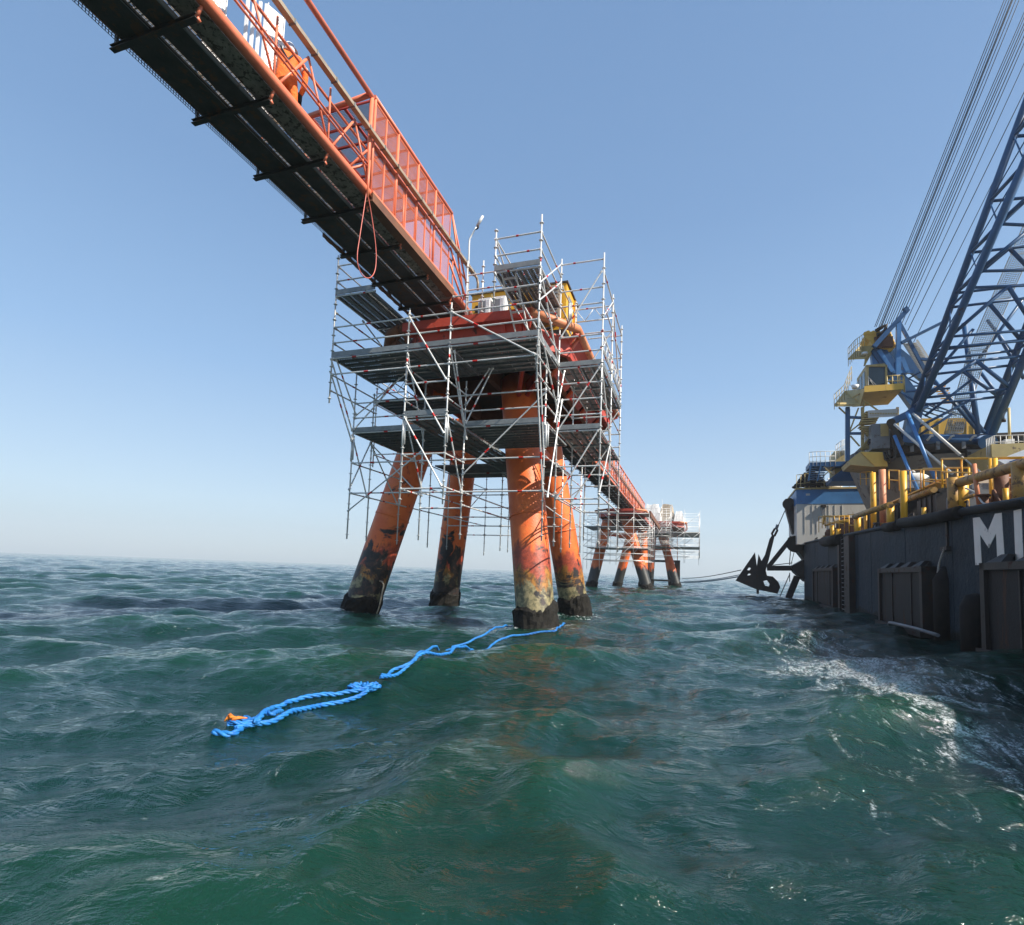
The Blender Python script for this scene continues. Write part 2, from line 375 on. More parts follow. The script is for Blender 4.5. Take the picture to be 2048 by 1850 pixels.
def platform(u0, label, legs, ring_v=(-10.75, -3.55), ring_u=(15.0, 28.0), z=9.75, detail=True):
    """legs: list of (base(v,u), top(v,u,z)) relative to u0"""
    T_ = Thing('jetty_platform', (-7.1, u0 + 21.7, 0), label, 'jetty platform')
    R = .67
    for i_, (bs, tp) in enumerate(legs):
        b3 = Vector((bs[0], bs[1] + u0, 0)); t3 = Vector((tp[0], tp[1] + u0, tp[2]))
        LM = (LEGD if i_ in (0, 2) else LEGM) if detail else LEGF
        lg = T_.part('leg', MB().path(leg_pts(b3, t3), R, 36 if detail else 20), LM)
        T_.part('marine_growth', growth(b3, t3, R, i_ + int(u0)), CONC, parent=lg)
        if detail:   # weld collars
            for f in (.42, .74):
                c = b3.lerp(t3, f); d = (t3 - b3).normalized(); T_.part('weld_collar', MB().tube(c - d * .035, c + d * .035, R + .018, 36), LM, parent=lg)
    v0, v1 = ring_v; a0, a1 = ring_u[0] + u0, ring_u[1] + u0; c = 1.75
    oct_ = [(v0 + c, a0), (v1 - c * .65, a0), (v1, a0 + c * .85), (v1, a1 - c), (v1 - c, a1), (v0 + c, a1), (v0, a1 - c), (v0, a0 + c)]
    q_ = [(x, y, z + .02) for x, y in oct_]
    T_.part('edge_ring', MB().path([q_[1], q_[2], q_[3], q_[4]], .14, 12), RING); T_.part('edge_ring', MB().path([q_[4], q_[5], q_[6], q_[7], q_[0]], .12, 10), RUST_SHADE)
    T_.part('front_edge', MB().bb((q_[0][0], a0 - .08, z - .16), (q_[1][0], a0 + .08, z + .12)), REDP); T_.part('front_flange', MB().bb((q_[0][0], a0 + .08, z - .14), (q_[1][0], a0 + .5, z - .08)), REDP)
    inner = [(x + (.35 if x < -7 else -.35), y + (.35 if y < u0 + 21 else -.35)) for x, y in oct_]
    # deck frame: plate with big openings between beams
    T_.part('deck_plate', MB().poly([(x, y, z - .12) for x, y in inner], (0, 0, .03)), DARKST)
    for k in range(8):
        p, q = Vector((*inner[k], z - .45)), Vector((*inner[(k + 1) % 8], z - .45))
        T_.part('edge_beam', MB().beam(p, q, .14, .6), REDP)
    for x in (-9.6, -7.15, -4.8):
        T_.part('deck_beam', MB().bb((x - .11, a0 + .4, z - .80), (x + .11, a1 - .4, z - .16)), RUST_SHADE)  # red beams coloured brown: the shade under the deck is painted in
    for y in (a0 + 2.1, a0 + 4.7, a0 + 8.3, a0 + 11.):
        T_.part('cross_beam', MB().bb((v0 + .4, y - .1, z - .84), (v1 - .4, y + .1, z - .20)), RUST_SHADE)  # brown in place of red, under-deck shade put into the colour
    # sloping skirt brackets from ring corners to the leg heads
    tops = [Vector((tp[0], tp[1] + u0, tp[2])) for bs, tp in legs]
    for k, (x, y) in enumerate(oct_):
        tt = min(tops, key=lambda q: (q.x - x) ** 2 + (q.y - y) ** 2)
        pc = Vector((x, y, z - .1)); m = MB(); q = Vector((tt.x, tt.y, z - .8)); lo = tt.lerp(pc, .12) - Vector((0, 0, .9))
        n_ = (q - pc).cross(Vector((0, 0, 1))).normalized() * .05
        m.poly([pc - n_ / 2, q - n_ / 2, lo - n_ / 2, pc.lerp(lo, .3) - n_ / 2 - Vector((0, 0, .1))], n_)
        m.tube(pc, lo, .09, 8)
        T_.part('bracket', m, REDP if x > -7 else RUST_SHADE)  # left brackets browned as painted shade, right ones keep their red
    if detail:
        # box post and flared plates at the front, skirt plates along the right side
        T_.part('front_post', MB().poly([(-6.15, a0 + .15, z + .1), (-5.55, a0 + .15, z + .1), (-5.5, a0 + .15, z - .9), (-5.35, a0 + .15, z - 1.25), (-6.1, a0 + .15, z - 1.25)], (0, .35, 0)), REDP)
        for y in (a0 + 2.0, a0 + 4.4, a0 + 6.8, a0 + 9.2):
            T_.part('side_skirt_plate', MB().poly([(v1 - .05, y, z - .1), (v1 - .05, y + 2.2, z - .1), (v1 - .9, y + 2.0, z - 1.15), (v1 - .9, y + .2, z - 1.15)], (-.05, 0, 0)), REDP)
            T_.part('side_brace', MB().tube((v1, y, z), (v1 - 1.0, y + .2, z - 1.2), .07, 8), ORANGE)
        T_.part('pipe_bracket', MB().path([(-9.2, a0 + .1, z), (-9.6, a0 + .2, z - .05), (-10.75, a0 + 1.7, z - .95)], .17, 10), RUST_SHADE)
    for zz, pr in ((6.9, (0, 1)), (6.9, (2, 3)), (7.2, (0, 2)), (7.2, (1, 3))):
        if pr[1] >= len(legs): continue
        e = []
        for k in pr:
            bs, tp = legs[k]; f = zz / tp[2]; e.append(Vector((bs[0] + (tp[0] - bs[0]) * f, bs[1] + (tp[1] - bs[1]) * f + u0, zz)))
        T_.part('cross_tube', MB().tube(e[0], e[1], .24, 14), ORANGE)
    return T_, oct_
LEGS1 = [((-12.3, 18.3), (-10.05, 19.6, 9.3)), ((-5.0, 18.0), (-6.5, 19.5, 9.3)), ((-12.05, 25.5), (-10.6, 24.3, 9.3)), ((-5.2, 25.5), (-6.8, 24.3, 9.3))]
PL1, OCT1 = platform(0, 'nearest orange jetty platform, its four stained raking legs standing in the green water', LEGS1)
LEGS2 = [((-12.1, 18.5), (-10.2, 19.6, 9.3)), ((-5.05, 18.3), (-8.1, 19.5, 9.3)), ((-10.7, 33.0), (-8.2, 31.5, 9.3)), ((-6.9, 34.0), (-7.0, 32.0, 9.3))]
PL2, OCT2 = platform(50, 'middle jetty platform beyond the nearest one, wrapped in small scaffold lines', LEGS2, (-11.6, -5.4), (16, 36), detail=False)
LEGS3 = [((-8.0, 22), (-7.2, 22.4, 10.2)), ((-2.3, 18.5), (-5.4, 20, 10.2)), ((-7.6, 29), (-7, 27.4, 10.2)), ((-3.4, 29), (-5.0, 27.4, 10.2))]
PL3, OCT3 = platform(78, 'farthest jetty platform, with white sheeting on its deck, hazy in the distance', LEGS3, (-9.4, -.9), (15, 32), z=10.8, detail=False)

# ------------------------------------------------------------------ walkways between the platforms
def mesh_screen(m, p, eu, ev, w_, h_, su, sv, t_=.006):
    """real crossing wires on the plane p + a*eu + b*ev"""
    p, eu, ev = Vector(p), Vector(eu).normalized(), Vector(ev).normalized(); nn = eu.cross(ev)
    k = int(w_ / su)
    for i_ in range(k + 1):
        a = p + eu * (i_ * w_ / k); m.add([a - eu * t_, a + eu * t_, a + eu * t_ + ev * h_, a - eu * t_ + ev * h_], [(0, 1, 2, 3)])
    k = int(h_ / sv)
    for i_ in range(k + 1):
        a = p + ev * (i_ * h_ / k) + nn * .004; m.add([a - ev * t_, a + ev * t_, a + ev * t_ + eu * w_, a - ev * t_ + eu * w_], [(0, 1, 2, 3)])
    return m
def panel_frame(m, p, eu, ev, w_, h_, b_=.035):
    p, eu, ev = Vector(p), Vector(eu).normalized(), Vector(ev).normalized()
    c = [p, p + eu * w_, p + eu * w_ + ev * h_, p + ev * h_]
    for k in range(4): m.beam(c[k], c[(k + 1) % 4], b_, b_)
    return m
PLATEM = pm('stained_deck_plate', (.30, .26, .22), (.14, .125, .11), 6., .7, .1, .6, .52, (.07, .055, .045), 9.)
def walkway(u0, u1, beams, label, near=True, cage=(10.2, 14.6)):
    T_ = Thing('walkway_bridge', (-8.15, u1 if near else u0, 10.3), label, 'walkway')
    vR, vL = -7.2, -9.0; zt = 10.57; n = 12 if near else 8
    T_.part('bottom_chord', MB().tube((vR, u0, zt), (vR, u1, zt), .105, n), SALMON)
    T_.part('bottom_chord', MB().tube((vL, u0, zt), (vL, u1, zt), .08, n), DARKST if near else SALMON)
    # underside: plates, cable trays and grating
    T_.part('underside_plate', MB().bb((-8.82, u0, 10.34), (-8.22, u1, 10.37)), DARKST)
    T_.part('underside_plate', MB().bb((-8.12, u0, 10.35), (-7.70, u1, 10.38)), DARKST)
    T_.part('perforated_strip', mesh_screen(MB(), (-8.215, u0, 10.365), (0, 1, 0), (1, 0, 0), u1 - u0, .09, .05 if near else .2, .03, .004), TAN, kind='stuff')
    T_.part('tray_edge', MB().bb((-7.70, u0, 10.335), (-7.67, u1, 10.41)).bb((-8.235, u0, 10.33), (-8.225, u1, 10.40)), GREYM)
    # deck grating: bearing bars with cross rods, light comes through
    m = MB(); x = -8.98
    while x < -7.24:
        m.bb((x - .0035, u0, 10.50), (x + .0035, u1, 10.53)); x += .043
    y = u0
    while y < u1:
        m.bb((-8.98, y - .005, 10.497), (-7.24, y + .005, 10.505)); y += .10 if near else .3
    T_.part('deck_grating', m, GRATE, kind='stuff')
    T_.part('kick_plate', MB().bb((-7.655, u0, 10.44), (-7.235, u1, 10.455)), PLATEM)
    m = MB(); mesh_screen(m, (-8.98, u0, 10.36), (0, 1, 0), (0, 0, 1), u1 - u0, .2, .05, .05, .007); T_.part('edge_mesh', m, DARKST, kind='stuff')
    hang = []
    for y in beams:
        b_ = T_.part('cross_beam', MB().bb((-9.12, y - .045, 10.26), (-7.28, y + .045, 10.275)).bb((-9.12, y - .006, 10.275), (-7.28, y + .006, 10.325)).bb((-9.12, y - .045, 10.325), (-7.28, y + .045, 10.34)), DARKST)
        T_.part('hanger', MB().tube((-7.3, y, 10.30), (-7.22, y + .02, 10.54), .03, 8).tube((-7.3, y, 10.30), (-7.3, y + .06, 10.27), .035, 6), SALMON, parent=b_)
        T_.part('hanger', MB().bb((-9.06, y - .02, 10.34), (-9.01, y + .02, 10.56)), GREYM, parent=b_)
    # handrail tray on the right side, thin twin pipes, posts, diagonals
    zh = 11.9
    vT = vR + .12
    m = MB(); m.bb((vT - .06, u0, zh - .012), (vT + .06, u1, zh)).bb((vT - .06, u0, zh), (vT - .052, u1, zh + .07)).bb((vT + .052, u0, zh), (vT + .06, u1, zh + .07))
    hr = T_.part('rail_tray', m, TAN)
    y = u0 + .3
    while y < u1: T_.part('tray_clip', MB().bb((vT - .075, y, zh - .02), (vT + .075, y + .03, zh + .08)), GREYM, parent=hr); y += .62
    for zz in (11.14, 11.24): T_.part('thin_pipe', MB().tube((vR + .02, u0, zz), (vR + .02, min(u1, 10.1) if near else u1, zz), .022, 8), SALMON)
    T_.part('handrail', MB().tube((vL, u0, 11.62), (vL, u1, 11.62), .024, 8).tube((vL, u0, 11.1), (vL, u1, 11.1), .02, 8), SALMON)
    T_.part('handrail', MB().tube((vR - .09, u0, 11.66), (vR - .09, u1, 11.66), .03, 8), SALMON)
    k = 0
    for y in beams:
        T_.part('rail_post', MB().tube((vL, y, zt), (vL, y, 11.62), .022, 6), SALMON)
        T_.part('rail_post', MB().tube((vR, y - .05, zt), (vR - .05, y - .02, zh), .022, 8), SALMON)
        if k + 1 < len(beams) and not (near and y > 9.5):
            y2 = beams[k + 1]; ym = (y + y2) / 2
            T_.part('truss_diagonal', MB().tube((vR, y + .05, zt + .05), (vR, ym, zh - .05), .026, 8), SALMON)
            T_.part('truss_diagonal', MB().tube((vR, ym, zh - .05), (vR, y2 - .05, zt + .05), .022, 8), SALMON)
        k += 1
    return T_
BE = [5.64 + 1.53 * k for k in range(-5, 7)]
W1 = walkway(-6, 16.2, BE, 'long orange walkway bridge overhead carrying the worker and the mesh cage, dark underside')
# upper chord ahead of the cage, front portal
W1.part('upper_chord', MB().tube((-7.2, -6, 12.92), (-7.2, 10.05, 12.92), .06, 10), SALMON)
W1.part('portal_beam', MB().tube((-7.2, 9.98, 12.92), (-9.05, 10.1, 12.92), .062, 10), SALMON)
W1.part('portal_post', MB().tube((-7.2, 10.05, 10.6), (-7.2, 10.05, 12.95), .05, 8), SALMON); W1.part('portal_post', MB().tube((-9.05, 10.1, 10.55), (-9.05, 10.1, 12.92), .045, 8), SALMON)
for y in (8.6, 9.3): W1.part('brace', MB().tube((-7.2, 10.0, 11.2 + (y - 8.6) * .5), (-9.0, y + .9, 10.7), .03, 6), SALMON)
for k, y in enumerate((10.2, 11.27, 12.34, 13.4)):            # mesh panels of the cage
    for z0, h_ in ((10.62, 1.25), (11.92, 1.02)):
        for q in (0, 1):
            yy = y + q * .53; m = MB(); panel_frame(m, (-7.21, yy, z0), (0, 1, 0), (0, 0, 1), .51, h_, .028); pf = W1.part('cage_panel', m, SALMON)
            W1.part('wire_mesh', mesh_screen(MB(), (-7.215, yy, z0), (0, 1, 0), (0, 0, 1), .51, h_, .045, .045, .0045), SALMON, parent=pf, kind='stuff')
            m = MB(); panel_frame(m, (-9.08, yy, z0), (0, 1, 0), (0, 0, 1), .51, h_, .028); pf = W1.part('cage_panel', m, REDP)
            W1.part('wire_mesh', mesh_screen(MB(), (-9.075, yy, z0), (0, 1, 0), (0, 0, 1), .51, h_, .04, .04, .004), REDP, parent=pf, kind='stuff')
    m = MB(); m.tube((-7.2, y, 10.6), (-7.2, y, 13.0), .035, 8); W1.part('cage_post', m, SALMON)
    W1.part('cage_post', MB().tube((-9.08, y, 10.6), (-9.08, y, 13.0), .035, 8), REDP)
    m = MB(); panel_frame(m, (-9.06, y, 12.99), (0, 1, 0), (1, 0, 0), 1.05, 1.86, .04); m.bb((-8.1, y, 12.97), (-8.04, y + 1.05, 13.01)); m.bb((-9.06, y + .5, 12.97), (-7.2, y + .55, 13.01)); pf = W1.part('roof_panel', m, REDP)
    W1.part('wire_mesh', mesh_screen(MB(), (-9.06, y, 13.0), (0, 1, 0), (1, 0, 0), 1.05, 1.86, .04, .04, .008), GALVD, parent=pf, kind='stuff')
W1.part('cage_rail', MB().tube((-7.2, 10.15, 13.02), (-7.2, 14.5, 13.02), .05, 8), SALMON)
W1.part('cage_sill', MB().bb((-7.12, 10.1, 10.57), (-7.05, 14.6, 10.62)), SALMON)
W1.part('sill_channel', MB().bb((-7.08, 10.1, 10.40), (-7.05, 14.6, 10.57)), RUST_SHADE)
W1.part('sill_channel', MB().bb((-7.30, 10.1, 10.36), (-7.05, 14.6, 10.40)), RUST_SHADE)
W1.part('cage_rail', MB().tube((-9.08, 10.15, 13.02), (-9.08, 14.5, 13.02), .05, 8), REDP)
for p, q in (((-7.2, 14.5, 13.02), (-7.2, 15.9, 11.3)), ((-7.2, 14.5, 13.02), (-7.2, 15.7, 10.8)), ((-7.2, 14.5, 11.9), (-7.2, 16.0, 10.8)), ((-7.2, 14.5, 11.4), (-7.2, 15.6, 10.7)), ((-9.08, 14.5, 13.02), (-9.05, 15.9, 10.8))):
    W1.part('end_brace', MB().tube(p, q, .032, 8), SALMON)
W1.part('left_edge_angle', MB().bb((-9.05, 10.9, 10.33), (-8.97, 16.2, 10.35)).bb((-9.05, 10.9, 10.35), (-9.03, 16.2, 10.44)), RUST_SHADE)
for y in np.arange(11.1, 16, .42): W1.part('edge_clip', MB().bb((-9.10, y, 10.36), (-9.04, y + .2, 10.40 + .06 * (int(y * 10) % 3))), RING if int(y * 7) % 2 else GALV)
W1.part('tray_end_bend', MB().path([(-7.08, 16.1, 11.93), (-7.06, 16.35, 11.9), (-7.04, 16.42, 11.75), (-7.04, 16.42, 11.5)], .045, 8), TAN)
W1.part('chord_bearing', MB().box((-7.2, 16.2, 10.35), (.3, .3, .25)).tube((-7.35, 16.1, 10.5), (-7.05, 16.1, 10.5), .06, 8), RUST_SHADE)
W2 = walkway(28.5, 88.0, [29.3 + 1.9 * k for k in range(31)], 'second orange walkway bridge, running from the nearest platform to the middle one', near=False)
for k in range(29):
    y = 30 + 2. * k; W2.part('arch_frame', MB().path([(-7.2, y, 10.6), (-7.2, y, 13.2), (-9.0, y, 13.2), (-9.0, y, 10.6)], .055, 6), SALMON)
    W2.part('side_diagonal', MB().tube((-7.2, y, 13.2 if k % 2 else 10.6), (-7.2, y + 2., 10.6 if k % 2 else 13.2), .05, 6), SALMON)
W2.part('side_rail', MB().bb((-7.24, 30, 12.3), (-7.16, 88, 12.4)), TAN)
for y in range(30, 60, 6): W2.part('wire_mesh', mesh_screen(MB(), (-7.22, y, 10.6), (0, 1, 0), (0, 0, 1), 6, 1.3, .16, .16, .012), SALMON, kind='stuff')
W2.part('upper_chord', MB().tube((-7.2, 30, 13.2), (-7.2, 88, 13.2), .08, 8).tube((-9., 30, 13.2), (-9., 88, 13.2), .08, 8), SALMON)

# ------------------------------------------------------------------ scaffold round the nearest platform
def standard_mesh(L):
    m = MB(); m.tube((0, 0, 0), (0, 0, L), .0242, 8)
    z_ = .15
    while z_ < L:
        m.tube((0, 0, z_ - .006), (0, 0, z_ + .006), .062, 8); z_ += .5
    if L > 2.2: m.tube((0, 0, L * .55), (0, 0, L * .55 + .12), .031, 8, mi=0); m.tube((0, 0, L * .72), (0, 0, L * .72 + .10), .0262, 8, mi=1)
    return m.mesh('standard_mesh', GALV, REDMARK)
_BL = {}
def board_mesh(L, W_=.32):
    k = round(L, 2)
    if k in _BL: return _BL[k]
    m = MB(); w2 = W_ / 2 - .008
    for a, b_ in ((-w2, -.088), (-.058, .058), (.088, w2)): m.bb((a, 0, 0), (b_, L, .004))
    n = int(L / .085)
    for c in (-.073, .073):
        for q in range(n):
            y = q * L / n
            m.add([(c - .015, y, .001), (c + .015, y, .001), (c + .015, y + L / n * .62, .001), (c - .015, y + L / n * .62, .001)], [(0, 1, 2, 3)])
    m.bb((-w2, 0, -.062), (-w2 + .004, L, 0)).bb((w2 - .004, 0, -.062), (w2, L, 0)).bb((-w2, 0, -.066), (-w2 + .028, L, -.062)).bb((w2 - .028, 0, -.066), (w2, L, -.062))
    m.bb((-w2 + .004, 0, -.055), (w2 - .004, .03, 0)).bb((-w2 + .004, L - .03, -.055), (w2 - .004, L, 0))
    y = .6
    while y < L - .3: m.bb((-w2 + .004, y, -.03), (w2 - .004, y + .02, 0)); y += .62
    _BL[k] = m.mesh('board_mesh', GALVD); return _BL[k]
SC = Thing('scaffold_tower', (-6.6, 19, 2.8), 'large silver tube scaffold wrapped round the nearest platform, with metal plank decks', 'scaffold')
stds = [(-10.62, 13.6, 6.9, 11.65), (-7.98, 13.6, 3.75, 9.6), (-6.62, 13.6, 3.75, 9.6), (-5.33, 13.6, 9.4, 11.6), (-4.0, 13.6, 6.9, 11.8),
        (-10.65, 14.95, 2.8, 8.3), (-8.05, 14.95, 2.8, 7.9), (-6.65, 14.95, 2.85, 7.75), (-4.1, 14.95, 2.85, 8.3),
        (-10.65, 16.05, 2.8, 8.0), (-4.0, 16.0, 2.75, 11.9), (-2.65, 16.0, 2.75, 11.9),
        (-2.65, 18.05, 2.8, 11.6), (-3.95, 18.05, 2.8, 11.5), (-2.65, 20.5, 2.8, 11.6), (-3.95, 20.5, 3.2, 10.9), 
        (-10.65, 18.1, 2.8, 9.9), (-11.9, 18.1, 5.8, 9.9), (-10.65, 20.6, 2.8, 9.6), (-11.9, 20.6, 5.8, 9.6), (-10.65, 22.5, 2.8, 8.2),
        (-5.33, 15.9, 9.4, 11.4), (-6.35, 15.2, 9.9, 11.75), (-6.85, 15.1, 9.9, 11.75), (-4.9, 18.6, 9.9, 11.4),
        (-8.05, 22.5, 2.8, 7.0), (-5.3, 22.5, 2.8, 7.0), (-8.05, 27.2, 2.7, 7.4), (-5.4, 27.2, 2.7, 7.4), (-10.65, 27.2, 2.7, 7.4), (-12.9, 27.2, 2.9, 7.0), (-5.0, 25.0, 2.7, 6.6), (-6.7, 27.2, 3.0, 6.5), (-9.3, 27.2, 2.9, 6.4),
        (-6.65, 22.5, 2.8, 6.6)]
for (x, y, z0, z1) in stds:
    SC.inst('standard', standard_mesh(round(z1 - z0, 2)), Matrix.Translation((x, y, z0)))
_mk = ('marked0.28', 'marked0.7', 'marked0.45')
def ledger(p, q): SC.rod('ledger', p, q, .0242, GALV, _mk[rnd.randrange(3)])
def brace(p, q):
    o = .05; p = Vector(p) + Vector((0, -o, 0)); q = Vector(q) + Vector((0, -o, 0)); SC.rod('diagonal_brace', p, q, .0242, GALV, _mk[rnd.randrange(3)])
def row_v(u, va, vb, zl):
    for z_ in zl: ledger((va, u, z_), (vb, u, z_))
def row_u(v, ua, ub, zl):
    for z_ in zl: ledger((v, ua, z_), (v, ub, z_))
A_, B_, C_, D_, E_ = 13.6, 14.95, 16.0, 18.05, 20.5
row_v(A_, -10.62, -9.2, (11.3, 10.8, 10.3)); row_v(A_, -10.62, -7.98, (9.3, 8.8, 8.3, 7.8))
row_v(A_, -7.98, -6.62, (9.3, 8.8, 8.3, 7.8, 7.3, 6.8, 6.3, 5.2, 4.2)); row_v(A_, -6.62, -4.0, (9.3, 8.8, 8.3, 7.8))
row_v(A_, -5.33, -4.0, (11.3, 10.8, 10.3, 9.8)); row_v(A_ + .04, -7.98, -6.62, (6.22,)); row_v(A_ + .05, -6.62, -5.33, (9.8,))
row_v(B_, -10.65, -8.05, (7.3, 6.8, 6.3, 5.3, 4.3)); row_v(B_, -8.05, -6.65, (7.3, 5.3, 4.3, 3.8)); row_v(B_, -6.65, -4.1, (7.3, 6.8, 6.3, 5.3, 4.3))
row_v(C_, -4.0, -2.65, (11.7, 10.8, 10.3, 9.3, 8.8, 8.3, 7.8, 7.3, 6.8, 6.3, 5.2, 4.2))
for y in (D_, E_): row_v(y, -3.95, -2.65, (11.2, 10.3, 9.3, 8.8, 8.3, 7.3, 6.8, 6.3, 5.3, 4.3))
row_u(-10.62, A_, D_, (11.3, 10.8, 10.3, 9.8, 9.3, 8.8, 8.3)); row_u(-10.62, A_, 16.05, (7.8, 7.3)); row_u(-10.65, 14.95, 16.05, (6.3, 5.3, 4.3))
row_u(-10.65, 16.05, D_, (7.7, 6.8, 6.3, 5.3, 4.3)); row_u(-10.65, D_, 20.6, (9.3, 8.8, 7.7, 6.3, 4.3)); row_u(-10.65, 20.6, 22.5, (6.3, 5.3, 4.3))
row_v(18.1, -11.9, -10.65, (9.5, 8.3, 7.3, 6.3)); row_v(20.6, -11.9, -10.65, (9.3, 8.3, 6.3)); row_u(-11.9, 18.1, 20.6, (9.3, 8.3, 7.3, 6.3))
row_u(-8.0, A_, B_, (7.8, 6.8, 6.3, 5.2, 4.2)); row_u(-6.63, A_, B_, (7.3, 6.8, 6.3, 5.2, 4.25)); row_u(-4.0, A_, B_, (9.3, 8.3, 7.8, 7.3))
row_u(-4.0, A_, C_, (11.3, 10.8, 10.3, 9.8, 8.8)); row_u(-5.33, A_, 15.9, (11.3, 10.8, 10.3)); row_u(-4.05, B_, C_, (7.3, 6.8, 6.3, 5.3, 4.3))
row_u(-2.65, C_, D_, (11.3, 10.3, 9.3, 8.8, 8.3, 7.3, 6.3, 5.3, 4.3)); row_u(-2.65, D_, E_, (11.2, 10.3, 9.3, 8.8, 8.3, 7.3, 6.3, 5.3, 4.3))
row_u(-3.97, C_, D_, (11.0, 10.3, 8.3, 7.3, 6.3, 5.3, 4.3)); row_u(-3.97, D_, E_, (10.3, 8.3, 6.3, 4.3))
row_v(15.15, -6.85, -5.33, (11.3, 10.8)); row_v(15.15, -6.85, -6.35, (10.4,)); row_u(-5.33, 15.1, 18.6, (10.9,))
for a, b_ in ((-12.9, -10.65), (-10.65, -8.05), (-8.05, -5.4)): row_v(27.2, a, b_, (6.3, 5.3, 4.3, 3.8)); 
for a, b_ in ((-10.65, -8.05), (-8.05, -5.3)): row_v(22.5, a, b_, (6.3, 5.3, 4.3, 3.9))
row_u(-10.65, 22.5, 27.2, (6.3, 4.3)); row_u(-8.05, 22.5, 27.2, (6.3, 4.3)); row_u(-5.35, 22.5, 27.2, (6.3, 4.3))
row_u(-8.05, B_, 18.1, (4.3,)); row_u(-6.65, B_, 22.5, (4.3, 3.9)); row_u(-4.1, C_, E_, (4.3,))
for p, q in (((-7.95, A_, 9.3), (-6.65, A_, 7.3)), ((-7.95, A_, 7.8), (-6.65, A_, 5.75)), ((-7.95, A_, 6.3), (-6.65, A_, 4.25)), ((-6.6, A_, 9.3), (-4.05, A_, 7.8)),
             ((-6.65, B_, 4.8), (-4.1, B_, 7.2)), ((-3.95, C_, 9.3), (-2.7, C_, 11.3)), ((-3.95, C_, 6.35), (-2.7, C_, 8.25)), ((-3.95, C_, 4.2), (-2.7, C_, 6.3)),
             ((-4.0, A_, 9.8), (-4.0, C_, 11.7)), ((-4.0, A_, 9.3), (-4.0, C_, 11.1)), ((-2.65, C_, 9.8), (-2.65, D_, 11.3)), ((-2.65, D_, 11.3), (-2.65, E_, 8.6)), ((-2.65, C_, 4.3), (-2.65, D_, 6.3)), ((-2.65, D_, 6.4), (-2.65, C_, 8.3)),
             ((-5.33, A_, 11.3), (-5.33, 15.9, 10.2)), ((-5.33, A_, 10.8), (-4.0, 15.6, 8.4)), ((-5.33, A_, 10.3), (-4.2, 15.4, 8.3)), ((-4.0, A_, 10.3), (-4.0, C_, 8.4)), ((-4.0, A_, 8.8), (-4.0, C_, 7.0)),
             ((-10.65, B_, 4.4), (-10.65, 16.05, 6.25)), ((-10.65, B_, 6.25), (-10.65, 16.0, 4.3)), ((-10.65, B_, 3.7), (-8.05, B_, 5.6)), ((-10.65, 16.05, 6.2), (-8.9, 16.05, 4.6)), ((-10.65, 16.05, 6.2), (-10.65, D_, 4.3)),
             ((-10.62, A_, 8.3), (-10.65, B_, 6.35)), ((-10.5, A_ + .1, 8.3), (-10.55, B_, 6.9)), ((-10.62, A_, 7.9), (-10.65, B_, 6.0)), ((-10.65, B_, 6.8), (-9.0, B_ + .4, 8.3)), ((-10.6, B_, 6.4), (-9.2, B_ + .4, 8.2)),
             ((-7.95, A_, 8.2), (-8.0, B_, 5.9)), ((-7.9, A_, 6.3), (-8.0, B_, 4.4)), ((-6.6, A_ + .1, 8.2), (-6.65, B_, 6.3)), ((-6.5, A_ + .1, 8.2), (-6.55, B_, 5.9)), ((-6.6, A_, 6.3), (-6.65, B_, 4.3)),
             ((-4.0, A_, 8.8), (-4.1, B_, 5.4)), ((-4.05, A_ + .1, 7.8), (-4.1, B_, 4.3)), ((-3.95, B_, 4.1), (-3.85, C_, 7.3)), ((-3.9, B_ + .4, 6.4), (-3.8, C_, 8.2)), ((-6.6, B_, 7.0), (-6.0, B_ + .3, 8.2)), ((-6.6, B_, 6.4), (-5.9, B_ + .3, 8.2)),
             ((-10.62, D_, 9.3), (-10.62, A_ + 1.5, 10.2)), ((-11.9, 18.1, 8.3), (-10.7, 18.1, 9.6)), ((-11.9, 20.6, 6.3), (-10.7, 20.6, 8.3)), 
             ((-3.95, D_, 8.3), (-2.65, D_, 10.3)), ((-3.95, D_, 4.3), (-2.65, D_, 6.3)), ((-3.95, E_, 6.3), (-2.65, E_, 8.3)), ((-12.9, 27.2, 3.8), (-10.65, 27.2, 6.3)), ((-8.05, 22.5, 6.2), (-5.3, 22.5, 4.3)), ((-8.05, 27.2, 4.3), (-5.4, 27.2, 6.3))):
    brace(p, q)
# lattice girders on the right and the left
def lattice(p, q, h=.45, name='lattice_girder'):
    p, q = Vector(p), Vector(q); n = max(2, int((q - p).length / .5)); m = MB(); dn = Vector((0, 0, -h))
    m.tube(p, q, .024, 6).tube(p + dn, q + dn, .024, 6)
    for k in range(n):
        a = p.lerp(q, k / n); b_ = p.lerp(q, (k + .5) / n); c = p.lerp(q, (k + 1) / n)
        m.tube(a, b_ + dn, .012, 5).tube(b_ + dn, c, .012, 5)
    SC.part(name, m, GALV)
lattice((-3.95, D_, 11.2), (-2.65, D_, 11.2)); lattice((-2.65, C_, 9.35), (-2.65, E_, 9.35)); lattice((-3.95, 20.5, 10.3), (-2.65, 20.5, 10.3)); lattice((-11.9, 18.1, 9.2), (-10.65, 18.1, 9.2))
